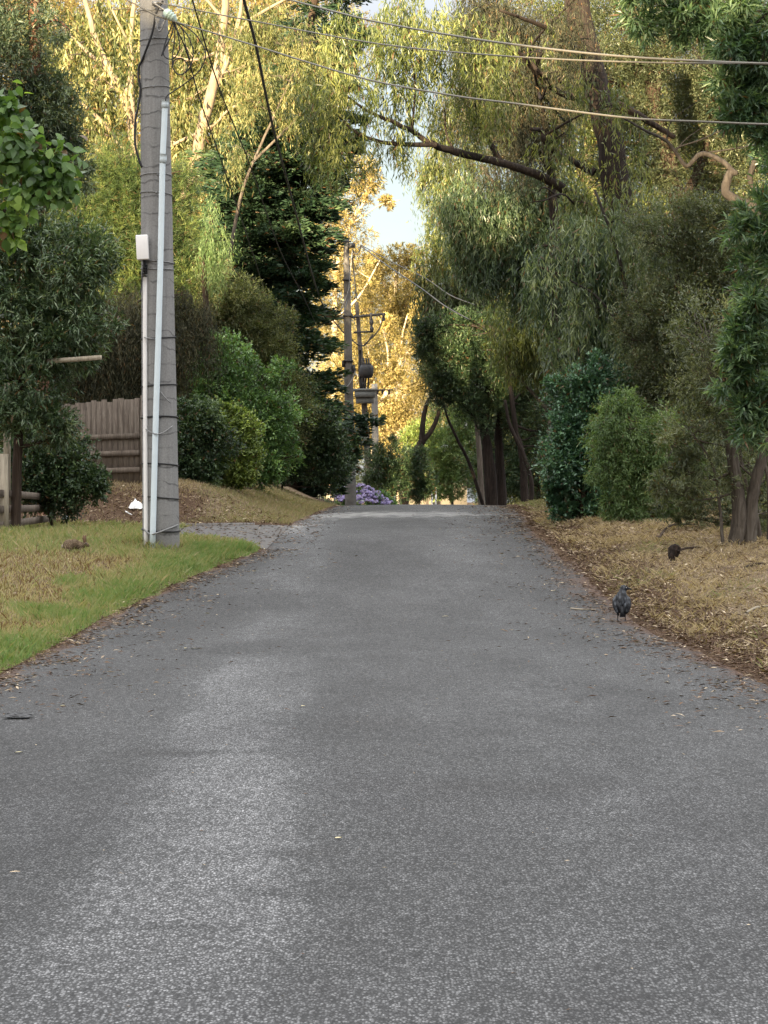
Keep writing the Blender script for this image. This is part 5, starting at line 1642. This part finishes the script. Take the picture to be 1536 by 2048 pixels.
flat_leaf(1195, 1226 + 50, .045, .02, 'tiny white leaf on the asphalt below the bird', .2, M_yl)
flat_leaf(1495, 1361, .09, .03, 'curled pale bark flake near the right road edge', .1, M_tl)
flat_leaf(1482, 1463, .035, .02, 'small orange leaf at the lower right of the road', .5, M_tl)
flat_leaf(606, 1414, .03, .015, 'speck-like white leaf in the middle of the road', .5, M_yl)


def stick(name, label, cat, pts, w, mat, lift=.012, group=None):
    q = []
    for p in pts:
        s = spot(p[0], p[1]); s[2] += lift + (p[2] if len(p) > 2 else 0); q.append(s)
    q = np.array(q)
    A = Acc(); tube(A, smooth_path(q, 6), [w, w * .9, w * .45], 7, .12)
    return tag(A.build(name, mat, None, smooth=True, origin=q[0]), label, cat, group)


stick('twig', 'thin pale twig lying on the road left of the bird', 'twig', [(1141, 1219), (1165, 1221), (1192, 1221)], .010, M_woodl)
stick('fallen_branch', 'curved dark branch on the straw below the feathery shrub', 'branch', [(1316, 1081), (1334, 1062, .04), (1362, 1056, .05), (1404, 1052)], .02, B_brown)
stick('fallen_branch', 'dark stick lying right of the charred stump', 'branch', [(1352, 1108, .03), (1378, 1102, .03), (1404, 1096)], .018, B_brown)
stick('fallen_branch', 'dark branch on the verge at the right edge below the twin trunks', 'branch', [(1490, 1138), (1512, 1133, .02), (1560, 1130)], .022, B_brown)
stick('fallen_branch', 'pale stripped stick on the right verge near the frame edge', 'branch', [(1492, 1232, .02), (1512, 1222, .02), (1545, 1212)], .016, M_woodl)
s = spot(1350, 1121)
st_ = Acc()
q = smooth_path(s + np.array([[-.02, 0, -.03], [-.03, 0, .06], [0, .01, .14], [.035, 0, .20]]), 5)
tube(st_, q, np.interp(np.linspace(0, 1, len(q)), [0, .3, .7, 1], [.045, .062, .078, .045]), 14, .22)
ss = st_.build('charred_stump', barkmat('charred_bark', (.008, .007, .006), (.022, .016, .013), (.06, .042, .032), .3, 20, 1.0), None, smooth=True, origin=s)
tag(ss, 'small charred black stump on the straw verge at right', 'stump')
# crumpled white plastic and scraps
def crumple(name, px, py, w_, h_, label, mat, seed, dD=0):
    s = spot(px, py)
    rs = np.random.default_rng(seed)
    A = Acc(); n = 9
    g = np.linspace(-.5, .5, n)
    V = []
    for j in range(n):
        for i in range(n):
            fold = abs(math.sin(i * 1.9 + seed)) * .5 + abs(math.sin(j * 1.4 + i * .7)) * .5
            V.append(s + np.array([g[i] * w_ + rs.normal(0, .05) * w_, (g[j]) * .16 + rs.normal(0, .012), .012 + (j / (n - 1)) * h_ * (.55 + .5 * fold) * (1 - (2 * g[i]) ** 2 * .6) + rs.uniform(0, .012)]))
    A.add(np.array(V), [[j * n + i, j * n + i + 1, (j + 1) * n + i + 1, (j + 1) * n + i] for i in range(n - 1) for j in range(n - 1)])
    return tag(A.build(name, mat, None, origin=s), label, 'litter')


crumple('plastic_bag', 272, 1019, .24, .18, 'crumpled white plastic bag on the mulch bank left of the pole', M_white, 3)
crumple('paper_scrap', 131, 1039, .11, .05, 'small bluish-white scrap at the back of the lawn under the dark shrub', M_conduit, 5)
crumple('rubber_scrap', 36, 1437, .17, .012, 'flat black scrap lying at the left edge of the road', M_black, 8)
stick('twig', 'short bleached stick on the mulch below the plastic bag', 'twig', [(251, 1024), (258, 1028), (264, 1031)], .012, M_white)
print('LEAVES', LEAFCOUNT[0])
